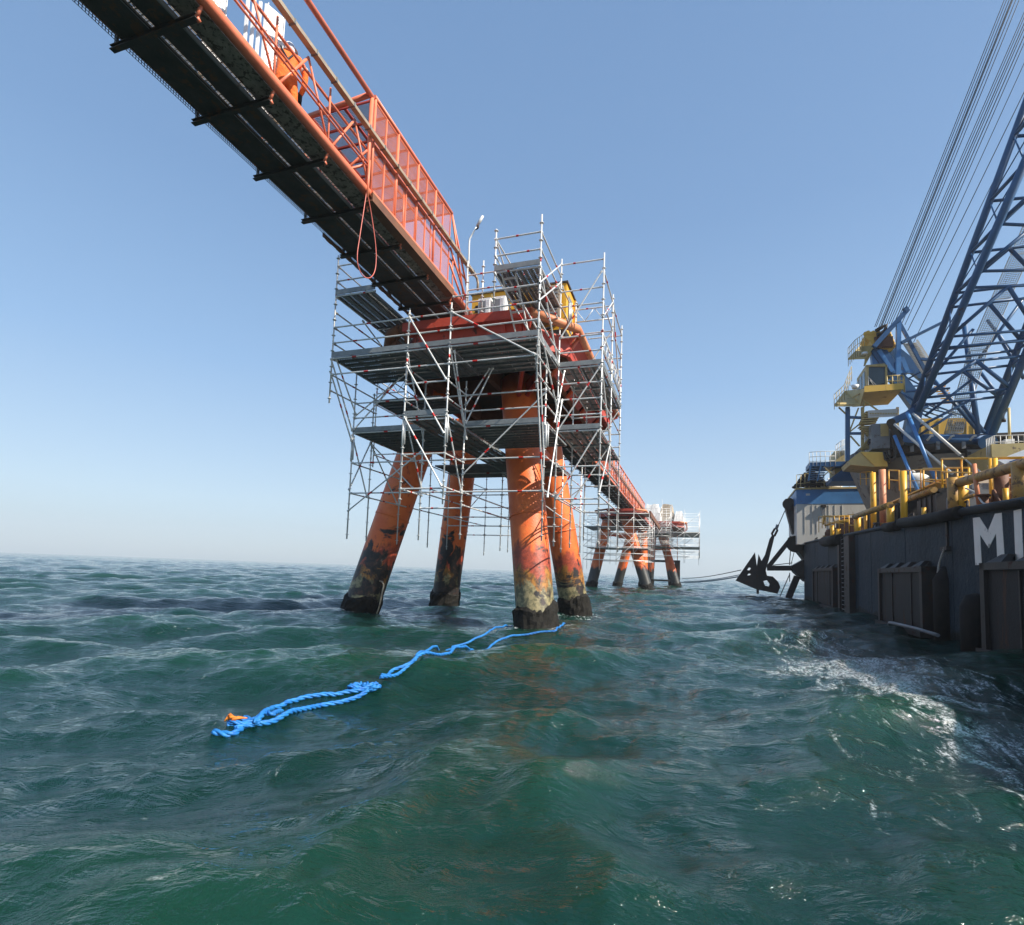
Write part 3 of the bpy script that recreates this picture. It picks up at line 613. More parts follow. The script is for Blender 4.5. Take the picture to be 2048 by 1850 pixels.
# metal plank decks
def leg_hit(x0, x1, y0, y1, z_):
    for (b_, tp) in LEGS1:
        f = z_ / tp[2]; cx = b_[0] + (tp[0] - b_[0]) * f; cy = b_[1] + (tp[1] - b_[1]) * f
        if x0 - .7 < cx < x1 + .7 and y0 - .7 < cy < y1 + .7: return True
    return False
def deck_v(va, vb, ua, ub, z_):        # boards lying across (along v)
    n = int((ub - ua + .05) / .33)
    for k in range(n):
        y = ua + .17 + k * .33
        if leg_hit(va, vb, y - .16, y + .16, z_): continue
        SC.inst('deck_board', board_mesh(vb - va - .04), Matrix.Translation((va + .02, y, z_ + .05 + rnd.uniform(-.004, .006))) @ Matrix.Rotation(-math.pi / 2 + rnd.uniform(-.004, .004), 4, 'Z'))
def deck_u(va, vb, ua, ub, z_):        # boards lying along u
    n = int((vb - va + .05) / .33)
    for k in range(n):
        x = va + .17 + k * .33
        if leg_hit(x - .16, x + .16, ua, ub, z_): continue
        SC.inst('deck_board', board_mesh(ub - ua - .04), Matrix.Translation((x, ua + .02, z_ + .05 + rnd.uniform(-.004, .006))) @ Matrix.Rotation(rnd.uniform(-.004, .004), 4, 'Z'))
deck_v(-10.62, -7.98, A_, 16.0, 8.3); deck_u(-7.98, -6.62, A_, 16.0, 8.3); deck_v(-6.62, -4.0, A_, 16.0, 8.3)
deck_v(-10.65, -8.05, 16.0, 18.2, 7.7); deck_v(-10.65, -8.05, B_, 18.1, 6.3); deck_u(-7.98, -6.62, A_, B_, 6.3); deck_u(-8.05, -6.65, B_, 18.0, 6.3); deck_v(-6.65, -4.1, B_, 18.0, 6.3)
deck_v(-8.05, -5.3, 20.6, 24.2, 6.35); deck_v(-10.65, -8.05, 20.9, 24.2, 6.35); deck_u(-8.05, -6.7, 18.0, 20.6, 6.32)
deck_u(-4.0, -2.65, C_, D_, 8.3); deck_u(-4.0, -2.65, D_, E_, 8.3); deck_u(-4.0, -2.65, C_, D_, 6.3); deck_u(-4.0, -2.65, D_, E_, 6.3)
deck_u(-10.62, -9.25, A_, C_, 10.3); deck_u(-10.62, -9.25, C_, D_ + .2, 10.3); deck_u(-5.33, -4.0, A_, C_, 10.3)
for (p, q) in (((-10.62, A_ - .03, 10.42), (-9.2, A_ - .03, 10.42)), ((-10.62, A_ - .03, 8.42), (-4.0, A_ - .03, 8.42)), ((-5.33, A_ - .03, 10.42), (-4.0, A_ - .03, 10.42)), ((-7.98, A_ - .03, 6.4), (-6.62, A_ - .03, 6.4)), ((-4.0, C_ - .03, 8.42), (-2.65, C_ - .03, 8.42)), ((-4.0, C_ - .03, 6.42), (-2.65, C_ - .03, 6.42)), ((-10.65, B_ - .03, 6.4), (-8.05, B_ - .03, 6.4)), ((-6.65, B_ - .03, 6.4), (-4.1, B_ - .03, 6.4)), ((-4.0, A_, 8.42), (-4.0, C_, 8.42)), ((-2.63, C_, 8.42), (-2.63, E_, 8.42))):
    SC.part('toe_board', MB().beam(p, q, .03, .15), GALVD)
# inclined access ladder on the top lift
m = MB()
for x in (-5.15, -4.75): m.beam((x, 13.7, 10.3), (x, 16.0, 8.45), .03, .08)
for k in range(9): f = k / 9 + .05; m.beam((-5.15, 13.7 + 2.3 * f, 10.3 - 1.85 * f), (-4.75, 13.7 + 2.3 * f, 10.3 - 1.85 * f), .09, .02)
SC.part('access_ladder', m, GALV)
for x, y, a, b_ in ((-7.98, 13.58, 5.45, 6.25), (-6.62, 13.58, 5.45, 6.3), (-10.65, 14.93, 5.35, 6.2), (-4.05, 14.93, 5.55, 6.25), (-3.7, 16.0, 9.7, 10.4)):
    SC.part('spigot_sleeve', MB().tube((x, y, a), (x, y, b_), .034, 8).tube((x + .06, y, a + .05), (x + .06, y, b_), .024, 8), GALV)

# simpler scaffolds on the far platforms: tubes too fine to tell apart
def far_scaffold(u0, rows_v, rows_u, zlv, z0, z1, label, seed, decks):
    T_ = Thing('scaffold_tower', (-7, u0 + 15, z0), label, 'scaffold'); rn = random.Random(seed); m = MB(); l = MB(); bmb = MB()
    for x in rows_v:
        for y in rows_u:
            if rows_v[0] < x < rows_v[-1] and rows_u[0] < y < rows_u[-1]: continue
            m.tube((x, y, z0 + rn.uniform(-.6, .6)), (x, y, z1 + rn.uniform(-.6, .9)), .027, 5)
    for z_ in zlv:
        for y in rows_u: l.tube((rows_v[0], y, z_), (rows_v[-1], y, z_), .027, 5)
        for x in (rows_v[0], rows_v[-1]): l.tube((x, rows_u[0], z_), (x, rows_u[-1], z_), .027, 5)
    for k in range(26):
        i_ = rn.randrange(len(rows_v) - 1); y = rows_u[0] if k % 3 else rows_u[-1]; z_ = rn.choice(zlv[:-2]); s_ = rn.choice((0, 1))
        bmb.tube((rows_v[i_ + s_], y, z_), (rows_v[i_ + 1 - s_], y, z_ + 2), .027, 5)
    T_.part('standards', m, GALV, kind='stuff'); T_.part('ledgers', l, GALV, kind='stuff'); T_.part('braces', bmb, GALV, kind='stuff')
    for (a, b_, c, d, z_) in decks: T_.part('deck', MB().bb((a, c, z_), (b_, d, z_ + .06)), GALVD)
    return T_
far_scaffold(50, [-12.6, -10.6, -8.6, -6.6, -4.8], [65.4, 68, 71, 74.4], [3.6, 4.4, 5.2, 6.0, 6.8, 7.6, 8.4, 9.2], 2.6, 9.6, 'dense small scaffold hanging round the middle platform, partly behind the near scaffold', 3,
             [(-12.6, -8.5, 65.4, 72, 7.6), (-12.2, -5, 65.6, 70, 5.0), (-9, -4.8, 65.4, 70, 9.2)])
T_ = far_scaffold(60, [-7.2, -5.6, -4.4, -3.2], [86, 89, 92, 96, 100], [7.2, 8., 9., 9.8, 10.6, 11.4, 12.2], 6.6, 12.9, 'faint scaffold along the right side of the middle platform deck', 4, [(-7.2, -3.2, 86, 96, 8.4)])
far_scaffold(78, [-9.6, -6.8, -4, -1.2, 1.2], [91.5, 95, 99, 104], [5.2, 6., 7., 8., 9., 10., 11., 12.], 4.6, 13., 'pale scaffold round the farthest platform and its white sheeting', 5,
             [(-9.6, 1.2, 91.5, 100, 6.6), (-4, 1.2, 91.5, 104, 9.0)])

# ------------------------------------------------------------------ things on the nearest platform and the walkway
T_ = Thing('generator_container', (-5.9, 18.6, 9.85), 'yellow site generator box standing on the platform deck behind the scaffold', 'generator')
T_.part('body', MB().bb((-7.75, 17.6, 10.35), (-4.2, 19.4, 12.0)), GENY)
T_.part('roof', MB().bb((-7.8, 17.55, 12.0), (-4.15, 19.45, 12.06)), DARKST)
T_.part('base_frame', MB().bb((-7.75, 17.6, 9.9), (-4.2, 19.4, 10.35)), BLACKST)
for k in range(3):
    z_ = 11.5 - .18 * k; T_.part('vent_slot', MB().bb((-7.6, 17.57, z_), (-7.05, 17.6, z_ + .08)), BLACKST)
for x in (-7.0, -5.8, -5.1): T_.part('door_frame', MB().bb((x, 17.57, 10.4), (x + .06, 17.6, 11.95)), CRT)
T_.part('side_recess', MB().bb((-4.2, 17.9, 10.5), (-4.18, 18.5, 11.7)), GREYM); T_.part('side_rib', MB().bb((-4.2, 18.8, 10.4), (-4.12, 18.9, 11.95)), GENY)
T_ = Thing('control_cabinet', (-4.9, 17.3, 9.95), 'grey louvred machinery housing in front of the right end of the yellow generator', 'machinery housing')
T_.part('body', MB().bb((-5.25, 17.2, 10.5), (-4.35, 17.5, 11.75)), TAN)
for k in range(8): T_.part('louvre', MB().bb((-5.2, 17.17, 10.6 + .14 * k), (-4.4, 17.2, 10.65 + .14 * k)), GREYM)
T_.part('pipework', MB().path([(-5.2, 17.2, 10.5), (-5.2, 17.1, 10.1), (-4.6, 17.1, 10.2), (-4.3, 17.2, 10.5)], .05, 6), BLACKST)
for x, lb in ((-7.2, 'left one of two white louvred cabinets in front of the yellow generator'), (-6.66, 'right one of two white louvred cabinets in front of the yellow generator')):
    T_ = Thing('white_cabinet', (x, 17.0, 9.95), lb, 'cabinet')
    T_.part('body', MB().bb((x, 16.9, 10.35), (x + .46, 17.25, 11.45)), WHITE); T_.part('louvre_panel', MB().bb((x + .05, 16.885, 10.6), (x + .26, 16.9, 11.35)), GREYM)
    for k in range(3): T_.part('side_rib', MB().bb((x + .30 + k * .05, 16.88, 10.4), (x + .32 + k * .05, 16.9, 11.4)), WHITE)
    T_.part('leg', MB().path([(x + .1, 16.95, 10.35), (x + .08, 16.93, 10.0), (x - .02, 16.93, 9.98)], .02, 6), WHITE)
T_ = Thing('lamp_post', (-7.15, 15.9, 10.3), 'bent grey lamp post on the platform edge beside the end of the walkway', 'lamp post')
T_.part('pole', MB().path([(-7.15, 15.9, 9.9), (-7.2, 15.9, 12.9), (-7.19, 15.9, 13.05), (-7.1, 15.9, 13.2), (-6.92, 15.9, 13.5)], [.035, .03, .03, .028, .026], 10), GALV)
T_.part('lamp_head', MB().path([(-6.94, 15.9, 13.46), (-6.84, 15.9, 13.62), (-6.74, 15.9, 13.78)], [.04, .055, .045], 8), GALV)
T_.part('photocell', MB().path([(-6.96, 15.88, 13.34), (-6.88, 15.86, 13.36), (-6.87, 15.86, 13.44)], .03, 6), BLACKST)
T_ = Thing('hanging_hose', (-7.1, 9.95, 8.55), 'long pink hose loop hanging down under the walkway from the cage corner', 'hose')
hk = [Vector((-7.12, y_, z_)) for y_, z_ in ((9.95, 10.5), (9.88, 9.95), (9.79, 9.25), (9.75, 8.88), (9.80, 8.64), (9.97, 8.52), (10.2, 8.56), (10.4, 8.76), (10.48, 9.06), (10.42, 9.5), (10.18, 10.1), (9.97, 10.5))]
pts = []
for i_ in range(len(hk) - 1):
    p0, p1, p2, p3 = hk[max(i_ - 1, 0)], hk[i_], hk[i_ + 1], hk[min(i_ + 2, len(hk) - 1)]
    for q in range(5): f = q / 5; pts.append(.5 * ((2 * p1) + (p2 - p0) * f + (2 * p0 - 5 * p1 + 4 * p2 - p3) * f * f + (3 * p1 - p0 - 3 * p2 + p3) * f ** 3))
T_.part('hose', MB().path(pts, .011, 7), HOSE); T_.part('hanger_pipe', MB().tube((-7.1, 9.96, 10.35), (-7.1, 9.96, 11.25), .03, 8), SALMON)
for k, (x, y, th, lb) in enumerate(((-8.15, 7.30, 0, 'edge on'), (-8.1, 7.40, 1, ''), (-8.05, 7.50, 1, ''), (-8.0, 7.60, 2, ''), (-7.95, 7.78, 3, 'b'), (-8.3, 6.75, 3, 'c'))):
    lab = {0: 'white metal plank standing upright on the walkway, farthest left of the leaning bunch', 1: 'white metal plank standing edge on in the middle of the bunch left of the worker', 2: 'white metal plank standing edge on next to the broad one left of the worker',
           3: 'broad white perforated plank standing upright directly behind the worker'}[th if lb != 'c' else 3]
    if k == 1: lab = 'narrow white plank seen edge on, second from the left in the leaning bunch'
    if k == 2: lab = 'narrow white plank seen edge on, third from the left in the leaning bunch'
    if lb == 'c': lab = 'broad white perforated plank standing apart at the top edge of the picture'
    T_ = Thing('upright_plank', (x, y, 10.55), lab, 'scaffold plank', group='white planks standing on the walkway')
    W_ = .34 if th == 3 else .06
    rot = Matrix.Rotation(math.radians(70 if th == 3 else 20), 3, 'Z')
    L = (2.25, 2.2, 2.24, 2.28, 2.3, 2.9)[k] + .05
    m = MB(); m.box((x, y, 10.55 + L / 2), (W_, .03, L), rot)
    pb = T_.part('plank', m, WHITE)
    if th == 3:
        hm = MB()
        for i_ in range(6):
            for j_ in range(int(L / .07)):
                p = rot @ Vector((-.125 + .05 * i_, -.017, 0)) + Vector((x, y, 10.6 + .07 * j_)); hm.box(p, (.018, .002, .03), rot)
        T_.part('perforations', hm, GREYM, kind='stuff')
        for s_ in (-1, 1): T_.part('flange', MB().box(Vector((x, y, 10.55 + L / 2)) + rot @ Vector((s_ * W_ / 2, -.03, 0)), (.012, .06, L), rot), WHITE)
# blue tool bag and spanner on the top lift
T_ = Thing('tool_bag', (-4.9, 15.9, 10.9), 'small blue and red harness bag hanging on an upright of the top scaffold lift', 'bag')
T_.part('bag', MB().path([(-4.93, 15.3, 11.15), (-4.9, 15.3, 11.05), (-4.88, 15.3, 10.85), (-4.9, 15.3, 10.68)], [.03, .07, .08, .03], 8), pm('bright_blue_fabric', (.02, .22, .45), None, 6, .8))
T_.part('strap', MB().path([(-5.02, 15.3, 11.2), (-5.06, 15.3, 11.0), (-5.05, 15.3, 10.8)], [.02, .03, .03], 6), REDMARK)

# ------------------------------------------------------------------ worker
def worker():
    pu, pv = 7.95, -7.72
    T_ = Thing('person', (pv, pu, 10.55), 'person in orange overalls and white helmet standing on the walkway, seen from behind', 'person')
    U, V = axes(JA); c = V * pv + U * pu; az = math.atan2(c[0], c[1])
    T_.o.rotation_euler = (0, 0, -az); T_.o.scale = (1.12,) * 3      # local +Y points away from the camera
    cov = bpy.data.materials.new('overall_cloth'); t, b = nodes(cov)
    g = N(t, 'ShaderNodeTexCoord').outputs['Object']; f = noise(t, g, 7, 6, .6)
    t.links.new(mix(t, ramp(t, f, .35, .65), (.90, .19, .02), (.75, .12, .012)), b.inputs['Base Color']); b.inputs['Roughness'].default_value = .8
    bn = N(t, 'ShaderNodeBump'); bn.inputs['Strength'].default_value = .9; bn.inputs['Distance'].default_value = .03
    t.links.new(noise(t, g, 11, 3, .5, 1.), bn.inputs['Height']); t.links.new(bn.outputs[0], b.inputs['Normal'])
    J = {0: (0, 0, .90, .165), 1: (0, .02, 1.08, .165), 2: (0, .08, 1.28, .19), 3: (0, .14, 1.43, .15), 4: (0, .19, 1.51, .07), 5: (.01, .23, 1.60, .085), 6: (.01, .25, 1.68, .09),
         7: (-.19, .13, 1.42, .085), 8: (-.30, .10, 1.22, .07), 9: (-.31, .20, .98, .058), 10: (-.27, .30, .80, .045),
         11: (.19, .13, 1.42, .085), 12: (.31, .08, 1.20, .07), 13: (.30, .12, .97, .058), 14: (.24, .17, .80, .045),
         15: (-.11, .0, .80, .12), 16: (-.13, .02, .48, .085), 17: (-.13, -.02, .12, .065), 18: (-.13, .09, .03, .05),
         19: (.11, .0, .80, .12), 20: (.14, .04, .48, .085), 21: (.15, 0, .12, .065), 22: (.15, .11, .03, .05)}
    E = [(0, 1), (1, 2), (2, 3), (3, 4), (4, 5), (5, 6), (3, 7), (7, 8), (8, 9), (9, 10), (3, 11), (11, 12), (12, 13), (13, 14), (0, 15), (15, 16), (16, 17), (17, 18), (0, 19), (19, 20), (20, 21), (21, 22)]
    me = bpy.data.meshes.new('body'); me.from_pydata([J[k][:3] for k in range(23)], E, []); me.materials.append(cov)
    o = link(bpy.data.objects.new('body', me)); o.parent = T_.o
    sk = o.modifiers.new('skin', 'SKIN'); sk.use_smooth_shade = True
    for k in range(23): r_ = J[k][3]; me.skin_vertices[0].data[k].radius = (r_, r_ * (.72 if k in (1, 2, 3) else .9))
    me.skin_vertices[0].data[0].use_root = True
    ss = o.modifiers.new('sub', 'SUBSURF'); ss.levels = 2; ss.render_levels = 2
    def prt(name, m, mat): q = link(bpy.data.objects.new(name, m.mesh(name, mat))); q.parent = T_.o; return q
    vs = []; fs = []; n = 16
    for i_ in range(7):
        a = i_ / 6 * math.pi / 2
        for j_ in range(n):
            g_ = 2 * math.pi * j_ / n; vs.append((.01 + .125 * math.cos(g_) * math.cos(a), .25 + .15 * math.sin(g_) * math.cos(a), 1.66 + .135 * math.sin(a)))
    for i_ in range(6):
        for j_ in range(n): fs.append((i_ * n + j_, i_ * n + (j_ + 1) % n, (i_ + 1) * n + (j_ + 1) % n, (i_ + 1) * n + j_))
    prt('helmet', MB().add(vs, fs, True).tube((.01, .25, 1.652), (.01, .25, 1.668), .155, 20), WHITE)
    skin = pm('skin', (.45, .24, .16), None, 4, .5, 0, 0)
    prt('face', MB().path([(.01, .30, 1.66), (.01, .335, 1.60), (.01, .32, 1.54), (.01, .29, 1.50)], [.08, .078, .07, .045], 12).path([(.01, .41, 1.61), (.01, .435, 1.585), (.01, .405, 1.57)], [.012, .02, .014], 6).box((-.025, .405, 1.625), (.025, .01, .012)).box((.045, .405, 1.625), (.025, .01, .012)).box((.01, .39, 1.545), (.045, .012, .01)), skin)
    prt('neck_flap', MB().path([(.01, .20, 1.66), (.01, .15, 1.56), (.0, .12, 1.46)], [.11, .10, .115], 12), pm('grey_flap', (.62, .55, .56), None, 5, .8))
    gl = pm('black_glove', (.015, .016, .02), None, 8, .7, 0, .3)
    for s_, w_ in ((-1, 10), (1, 14)):
        p = Vector(J[w_][:3]); m = MB(); m.path([p + Vector((0, 0, .05)), p, p + Vector((0, .02, -.06)), p + Vector((0, .03, -.10))], [.042, .046, .045, .036], 10)
        for k in range(4):
            q = p + Vector((-.03 + .02 * k, .03, -.09)); m.path([q, q + Vector((0, .02, -.04)), q + Vector((0, .0, -.07 + .008 * abs(k - 1.5)))], [.011, .011, .008], 6)
        q = p + Vector((-s_ * .04, .03, -.03)); m.path([q, q + Vector((-s_ * .02, .02, -.04)), q + Vector((-s_ * .012, .03, -.065))], [.014, .012, .009], 6)
        prt('glove', m, gl)
    band = pm('reflective_band', (.75, .76, .74), None, 4, .35, 0, 0)
    for (a, b_, f) in ((7, 8, .85), (11, 12, .85), (16, 17, .3), (20, 21, .3)):
        p, q = Vector(J[a][:3]), Vector(J[b_][:3]); r_ = J[a][3] * (1 - f) + J[b_][3] * f; c0 = p.lerp(q, f); d = (q - p).normalized()
        prt('reflective_band', MB().tube(c0 - d * .025, c0 + d * .025, r_ * 1.06, 14), band)
    prt('harness', MB().path([(-.10, -.06, 1.0), (0.0, -.085, 1.2), (.13, 0.0, 1.46)], .016, 6).path([(.10, -.06, 1.0), (0, -.085, 1.2), (-.13, 0.0, 1.46)], .016, 6), gl)
    for x in (-.13, .15): prt('boot', MB().path([(x, -.06, .05), (x, .02, .07), (x, .12, .045), (x, .18, .035)], [.05, .06, .05, .035], 10), gl)
worker()

# ------------------------------------------------------------------ blue rope floating from the front leg
def strand_rope(m, pts, r, pitch=.35, n=5):
    pts = [Vector(p) for p in pts]
    dense = []
    for i_ in range(len(pts) - 1):
        p0, p1, p2, p3 = pts[max(i_ - 1, 0)], pts[i_], pts[i_ + 1], pts[min(i_ + 2, len(pts) - 1)]
        k = max(2, int((p2 - p1).length / .035))
        for q in range(k):
            f = q / k; dense.append(.5 * ((2 * p1) + (p2 - p0) * f + (2 * p0 - 5 * p1 + 4 * p2 - p3) * f * f + (3 * p1 - p0 - 3 * p2 + p3) * f ** 3))
    dense.append(pts[-1]); L = 0; st = [[], [], []]
    for i_, p in enumerate(dense):
        if i_: L += (p - dense[i_ - 1]).length
        t = (dense[min(i_ + 1, len(dense) - 1)] - dense[max(i_ - 1, 0)]).normalized(); a = Vector((0, 0, 1)).cross(t).normalized(); b_ = t.cross(a)
        for s_ in range(3):
            g_ = 2 * math.pi * (L / pitch + s_ / 3); st[s_].append(p + (a * math.cos(g_) + b_ * math.sin(g_)) * r * .52)
    for s_ in range(3): m.path(st[s_], r * .58, n)
    return m
def jw(x, y, z):      # world -> jetty frame (v,u,z)
    U, V = axes(JA); return Vector((x * V[0] + y * V[1], x * U[0] + y * U[1], z))
def onwater(px, py):
    d = ray(px, py); z_ = 0.
    for _ in range(25):
        tt = (z_ - HCAM) / d[2]; x, y = d[0] * tt, d[1] * tt; z_ = .5 * z_ + .5 * sea_at(x, y)
    return (x, y)
def float_pts(path, zoff, step=.18, jitter=.0, seed=1):
    rn = random.Random(seed); w_ = [onwater(*p) for p in path]; out = []
    for i_ in range(len(w_) - 1):
        (x0, y0), (x1, y1) = w_[i_], w_[i_ + 1]; k = max(1, int(math.hypot(x1 - x0, y1 - y0) / step))
        for q in range(k):
            f = q / k; x, y = x0 + (x1 - x0) * f + rn.uniform(-jitter, jitter), y0 + (y1 - y0) * f + rn.uniform(-jitter, jitter)
            out.append(jw(x, y, sea_at(x, y) + zoff))
    return out
RB = pm('bright_blue_rope', (.008, .115, .42), (.02, .21, .52), 11, .55, 0, .6, .60, (.015, .12, .36), 5.)
T_ = Thing('floating_rope', jw(*onwater(620, 1400), 0), 'bright blue twisted rope, doubled and knotted, floating from the foot of the front leg', 'rope')
T_.part('rope_strand', strand_rope(MB(), float_pts([(1128, 1252), (1112, 1264), (1040, 1273), (985, 1294), (900, 1313), (820, 1343), (745, 1375)], .085, step=.2, jitter=.02, seed=2), .031), RB)
T_.part('rope_strand', strand_rope(MB(), float_pts([(1025, 1256), (970, 1275), (905, 1300), (830, 1330), (785, 1350), (750, 1372)], .085, step=.2, jitter=.02, seed=3), .031), RB)
T_.part('rope_strand', strand_rope(MB(), float_pts([(755, 1370), (720, 1384), (690, 1388), (650, 1392), (610, 1398), (575, 1408), (545, 1420), (520, 1440), (500, 1452), (470, 1462), (430, 1462)], .03, step=.15, jitter=.012, seed=4), .037), RB)
T_.part('rope_strand', strand_rope(MB(), float_pts([(745, 1380), (715, 1398), (685, 1408), (640, 1414), (600, 1424), (570, 1432), (545, 1446), (515, 1450), (490, 1440), (470, 1444)], .03, step=.15, jitter=.015, seed=5), .037), RB)
T_.part('rope_strand', strand_rope(MB(), float_pts([(560, 1424), (545, 1432), (528, 1428), (505, 1448), (485, 1458), (462, 1470), (425, 1466), (400, 1458)], .01, step=.2, jitter=.015, seed=6), .04), RB)
kp = []
x0, y0 = onwater(728, 1378)
for k in range(30):
    g_ = k * .75; kp.append(jw(x0 + .16 * math.cos(g_) + .008 * k - .1, y0 + .11 * math.sin(g_ * 1.3), sea_at(x0, y0) + .03 + .04 * math.sin(g_ * 2.1)))
T_.part('knot', strand_rope(MB(), kp, .035), RB)
x0, y0 = onwater(487, 1452); kp = []
for k in range(16):
    g_ = k * .8; kp.append(jw(x0 + .15 * math.cos(g_), y0 + .08 * math.sin(g_ * 1.2), sea_at(x0, y0) + .04 + .03 * math.sin(g_ * 2)))
T_.part('end_loop', strand_rope(MB(), kp, .03), RB)
x0, y0 = onwater(462, 1448); m = MB()
for k in range(5):
    g_ = k * 1.3; m.path([jw(x0 + .03 * k - .08, y0 + .04 * math.sin(g_), sea_at(x0, y0) + .03), jw(x0 + .03 * k - .05, y0 + .05 * math.cos(g_), sea_at(x0, y0) + .09 + .02 * math.sin(g_)), jw(x0 + .05 * k - .02, y0 + .03, sea_at(x0, y0) + .07)], [.012, .022, .006], 6)
tag(link(bpy.data.objects.new('orange_twine', m.mesh('orange_twine', pm('orange_twine_fibre', (.85, .28, .03), (.5, .12, .02), 20, .7)))), 'frayed orange twine caught in the tail of the blue rope', 'twine').rotation_euler = (0, 0, -JA)
T_ = Thing('boat_landing_rail', (-11.2, 18.0, 0), 'thin rusty hoop rail beside the foot of the left front leg', 'rail')
T_.part('hoop', MB().path([(-11.45, 18.0, -.3), (-11.2, 18.0, .4), (-11.05, 18.0, 1.25), (-11.12, 18.0, 1.36), (-11.3, 18.1, 1.38)], .03, 8), TAN)

# mooring pile and lines at the far platform
T_ = Thing('mooring_pile', (-2.4, 98, 0), 'dark square mooring pile with a cross beam, right of the farthest platform', 'mooring pile')
x_, y_ = -2.35, 98
T_.part('post', MB().bb((x_ - .45, y_ - .4, -1), (x_ + .45, y_ + .4, 4.6)), BLACKST)
T_.part('cross_beam', MB().bb((x_ - 5.2, y_ - .2, 4.2), (x_, y_ + .2, 4.6)), GREYM); T_.part('cross_beam', MB().bb((x_ - 5.2, y_ - .2, .9), (x_, y_ + .2, 1.2)), BLACKST)
T_.part('thin_mast', MB().tube((x_, y_, 4.6), (x_ - .1, y_, 9.6), .06, 6), SALMON)
T_ = Thing('white_sheeting', (-5, 93.5, 9.9), 'crumpled white sheeting over frames on the deck of the farthest platform', 'sheeting')
def tent(x0, x1, y0, y1, z0, z1, seed):
    rn = random.Random(seed); m = MB(); n = 10; vs = []
    for i_ in range(n):
        for j_ in range(n):
            fx, fy = i_ / (n - 1), j_ / (n - 1); e = min(fx, 1 - fx, fy, 1 - fy) * 5; vs.append((x0 + (x1 - x0) * fx, y0 + (y1 - y0) * fy, z0 + (z1 - z0) * min(1, e) * rn.uniform(.9, 1.0)))
    return m.add(vs, [(i_ * n + j_, i_ * n + j_ + 1, (i_ + 1) * n + j_ + 1, (i_ + 1) * n + j_) for i_ in range(n - 1) for j_ in range(n - 1)], False)
T_.part('sheet', tent(-8.2, -4.8, 94.5, 98, 10.9, 14.2, 1), CANVAS); T_.part('sheet', tent(-5.6, -2.6, 95.5, 99, 10.9, 14.3, 2), TAN); T_.part('sheet', tent(-3., -1.2, 95, 99, 10.9, 13.0, 3), CANVAS)

# ================================================================== crane ship (ship axis coordinates)
HV = 7.9
def hullmat():
    m = bpy.data.materials.new('black_hull_paint'); t, b = nodes(m)
    g = N(t, 'ShaderNodeNewGeometry').outputs['Position']; s = N(t, 'ShaderNodeSeparateXYZ'); t.links.new(g, s.inputs[0]); z = s.outputs[2]
    mp = N(t, 'ShaderNodeMapping'); mp.inputs['Scale'].default_value = (1, 1, .22); t.links.new(g, mp.inputs[0])
    n1 = noise(t, mp.outputs[0], 1.1, 7, .65, .3); n2 = noise(t, g, 3.5, 8, .7)
    c = mix(t, ramp(t, noise(t, g, .5, 5, .6), .35, .65), (.020, .038, .056), (.013, .025, .036))
    c = mix(t, ramp(t, n1, .62, .70), c, (.050, .030, .022)); c = mix(t, ramp(t, n2, .64, .70), c, (.08, .09, .095))
    zn = mth(t, 'ADD', z, mth(t, 'MULTIPLY', n1, 1.2)); c = mix(t, mth(t, 'SUBTRACT', 1, ramp(t, zn, .9, 1.5)), c, (.012, .014, .013))
    t.links.new(c, b.inputs['Base Color']); b.inputs['Roughness'].default_value = .65; b.inputs['Specular IOR Level'].default_value = .2
    bn = N(t, 'ShaderNodeBump'); bn.inputs['Strength'].default_value = .7; bn.inputs['Distance'].default_value = .08
    t.links.new(mth(t, 'ADD', n2, noise(t, g, .9, 2, .5)), bn.inputs['Height']); t.links.new(bn.outputs[0], b.inputs['Normal'])
    return m
HULL = hullmat()
SH = Thing('crane_ship', (18, 30, 0), 'long black hulled work ship with white hull letters and yellow deck pipes', 'ship', a=SA)
dk = [(-30, 4.3), (10, 4.3), (19.4, 4.42), (23.7, 4.62), (33.4, 4.88), (43, 5.15), (56, 5.58), (64.5, 5.8)]
m = MB(); vs = []
for (u, z_) in dk: vs += [(HV, u, -2), (HV, u, z_), (29, u, z_), (29, u, -2)]
vs += [(HV + 2.2, 68.5, -2), (HV + 1.2, 68.5, 5.95), (28, 68.5, 5.95), (27, 68.5, -2)]
k = len(dk) + 1
for i_ in range(k - 1):
    a = i_ * 4
    for j_ in range(3): m.f.append((a + j_, a + 4 + j_, a + 5 + j_, a + 1 + j_))
m.f += [(0, 1, 2, 3), tuple((k - 1) * 4 + x for x in (3, 2, 1, 0))]; m.v = vs; m.sm = [False] * len(m.f); m.mi = [0] * len(m.f)
hull = SH.part('hull', m, HULL)
def zdk(u):
    for (a, za), (b_, zb) in zip(dk, dk[1:]):
        if a <= u <= b_: return za + (zb - za) * (u - a) / (b_ - a)
    return dk[-1][1]
SH.part('gunwale', MB().path([(HV - .02, u, z_ + .04) for u, z_ in dk], .11, 8), HULL, parent=hull)
for u in (14.5, 18.2, 24.6, 30.2, 36.5, 39.8, 44.6, 50, 57): SH.part('plate_seam', MB().bb((HV - .012, u, -.5), (HV, u + .035, zdk(u) - .1)), HULL, parent=hull)
SH.part('plate_seam', MB().bb((HV - .014, 8, 1.55), (HV, 25.5, 1.60)), HULL, parent=hull); SH.part('plate_seam', MB().bb((HV - .014, 34, 2.3), (HV, 44, 2.34)), HULL, parent=hull)
LETW = pm('letter_paint', (.80, .78, .72), (.70, .68, .62), 2., .5, 0, .1, .62, (.35, .33, .30), 3.)
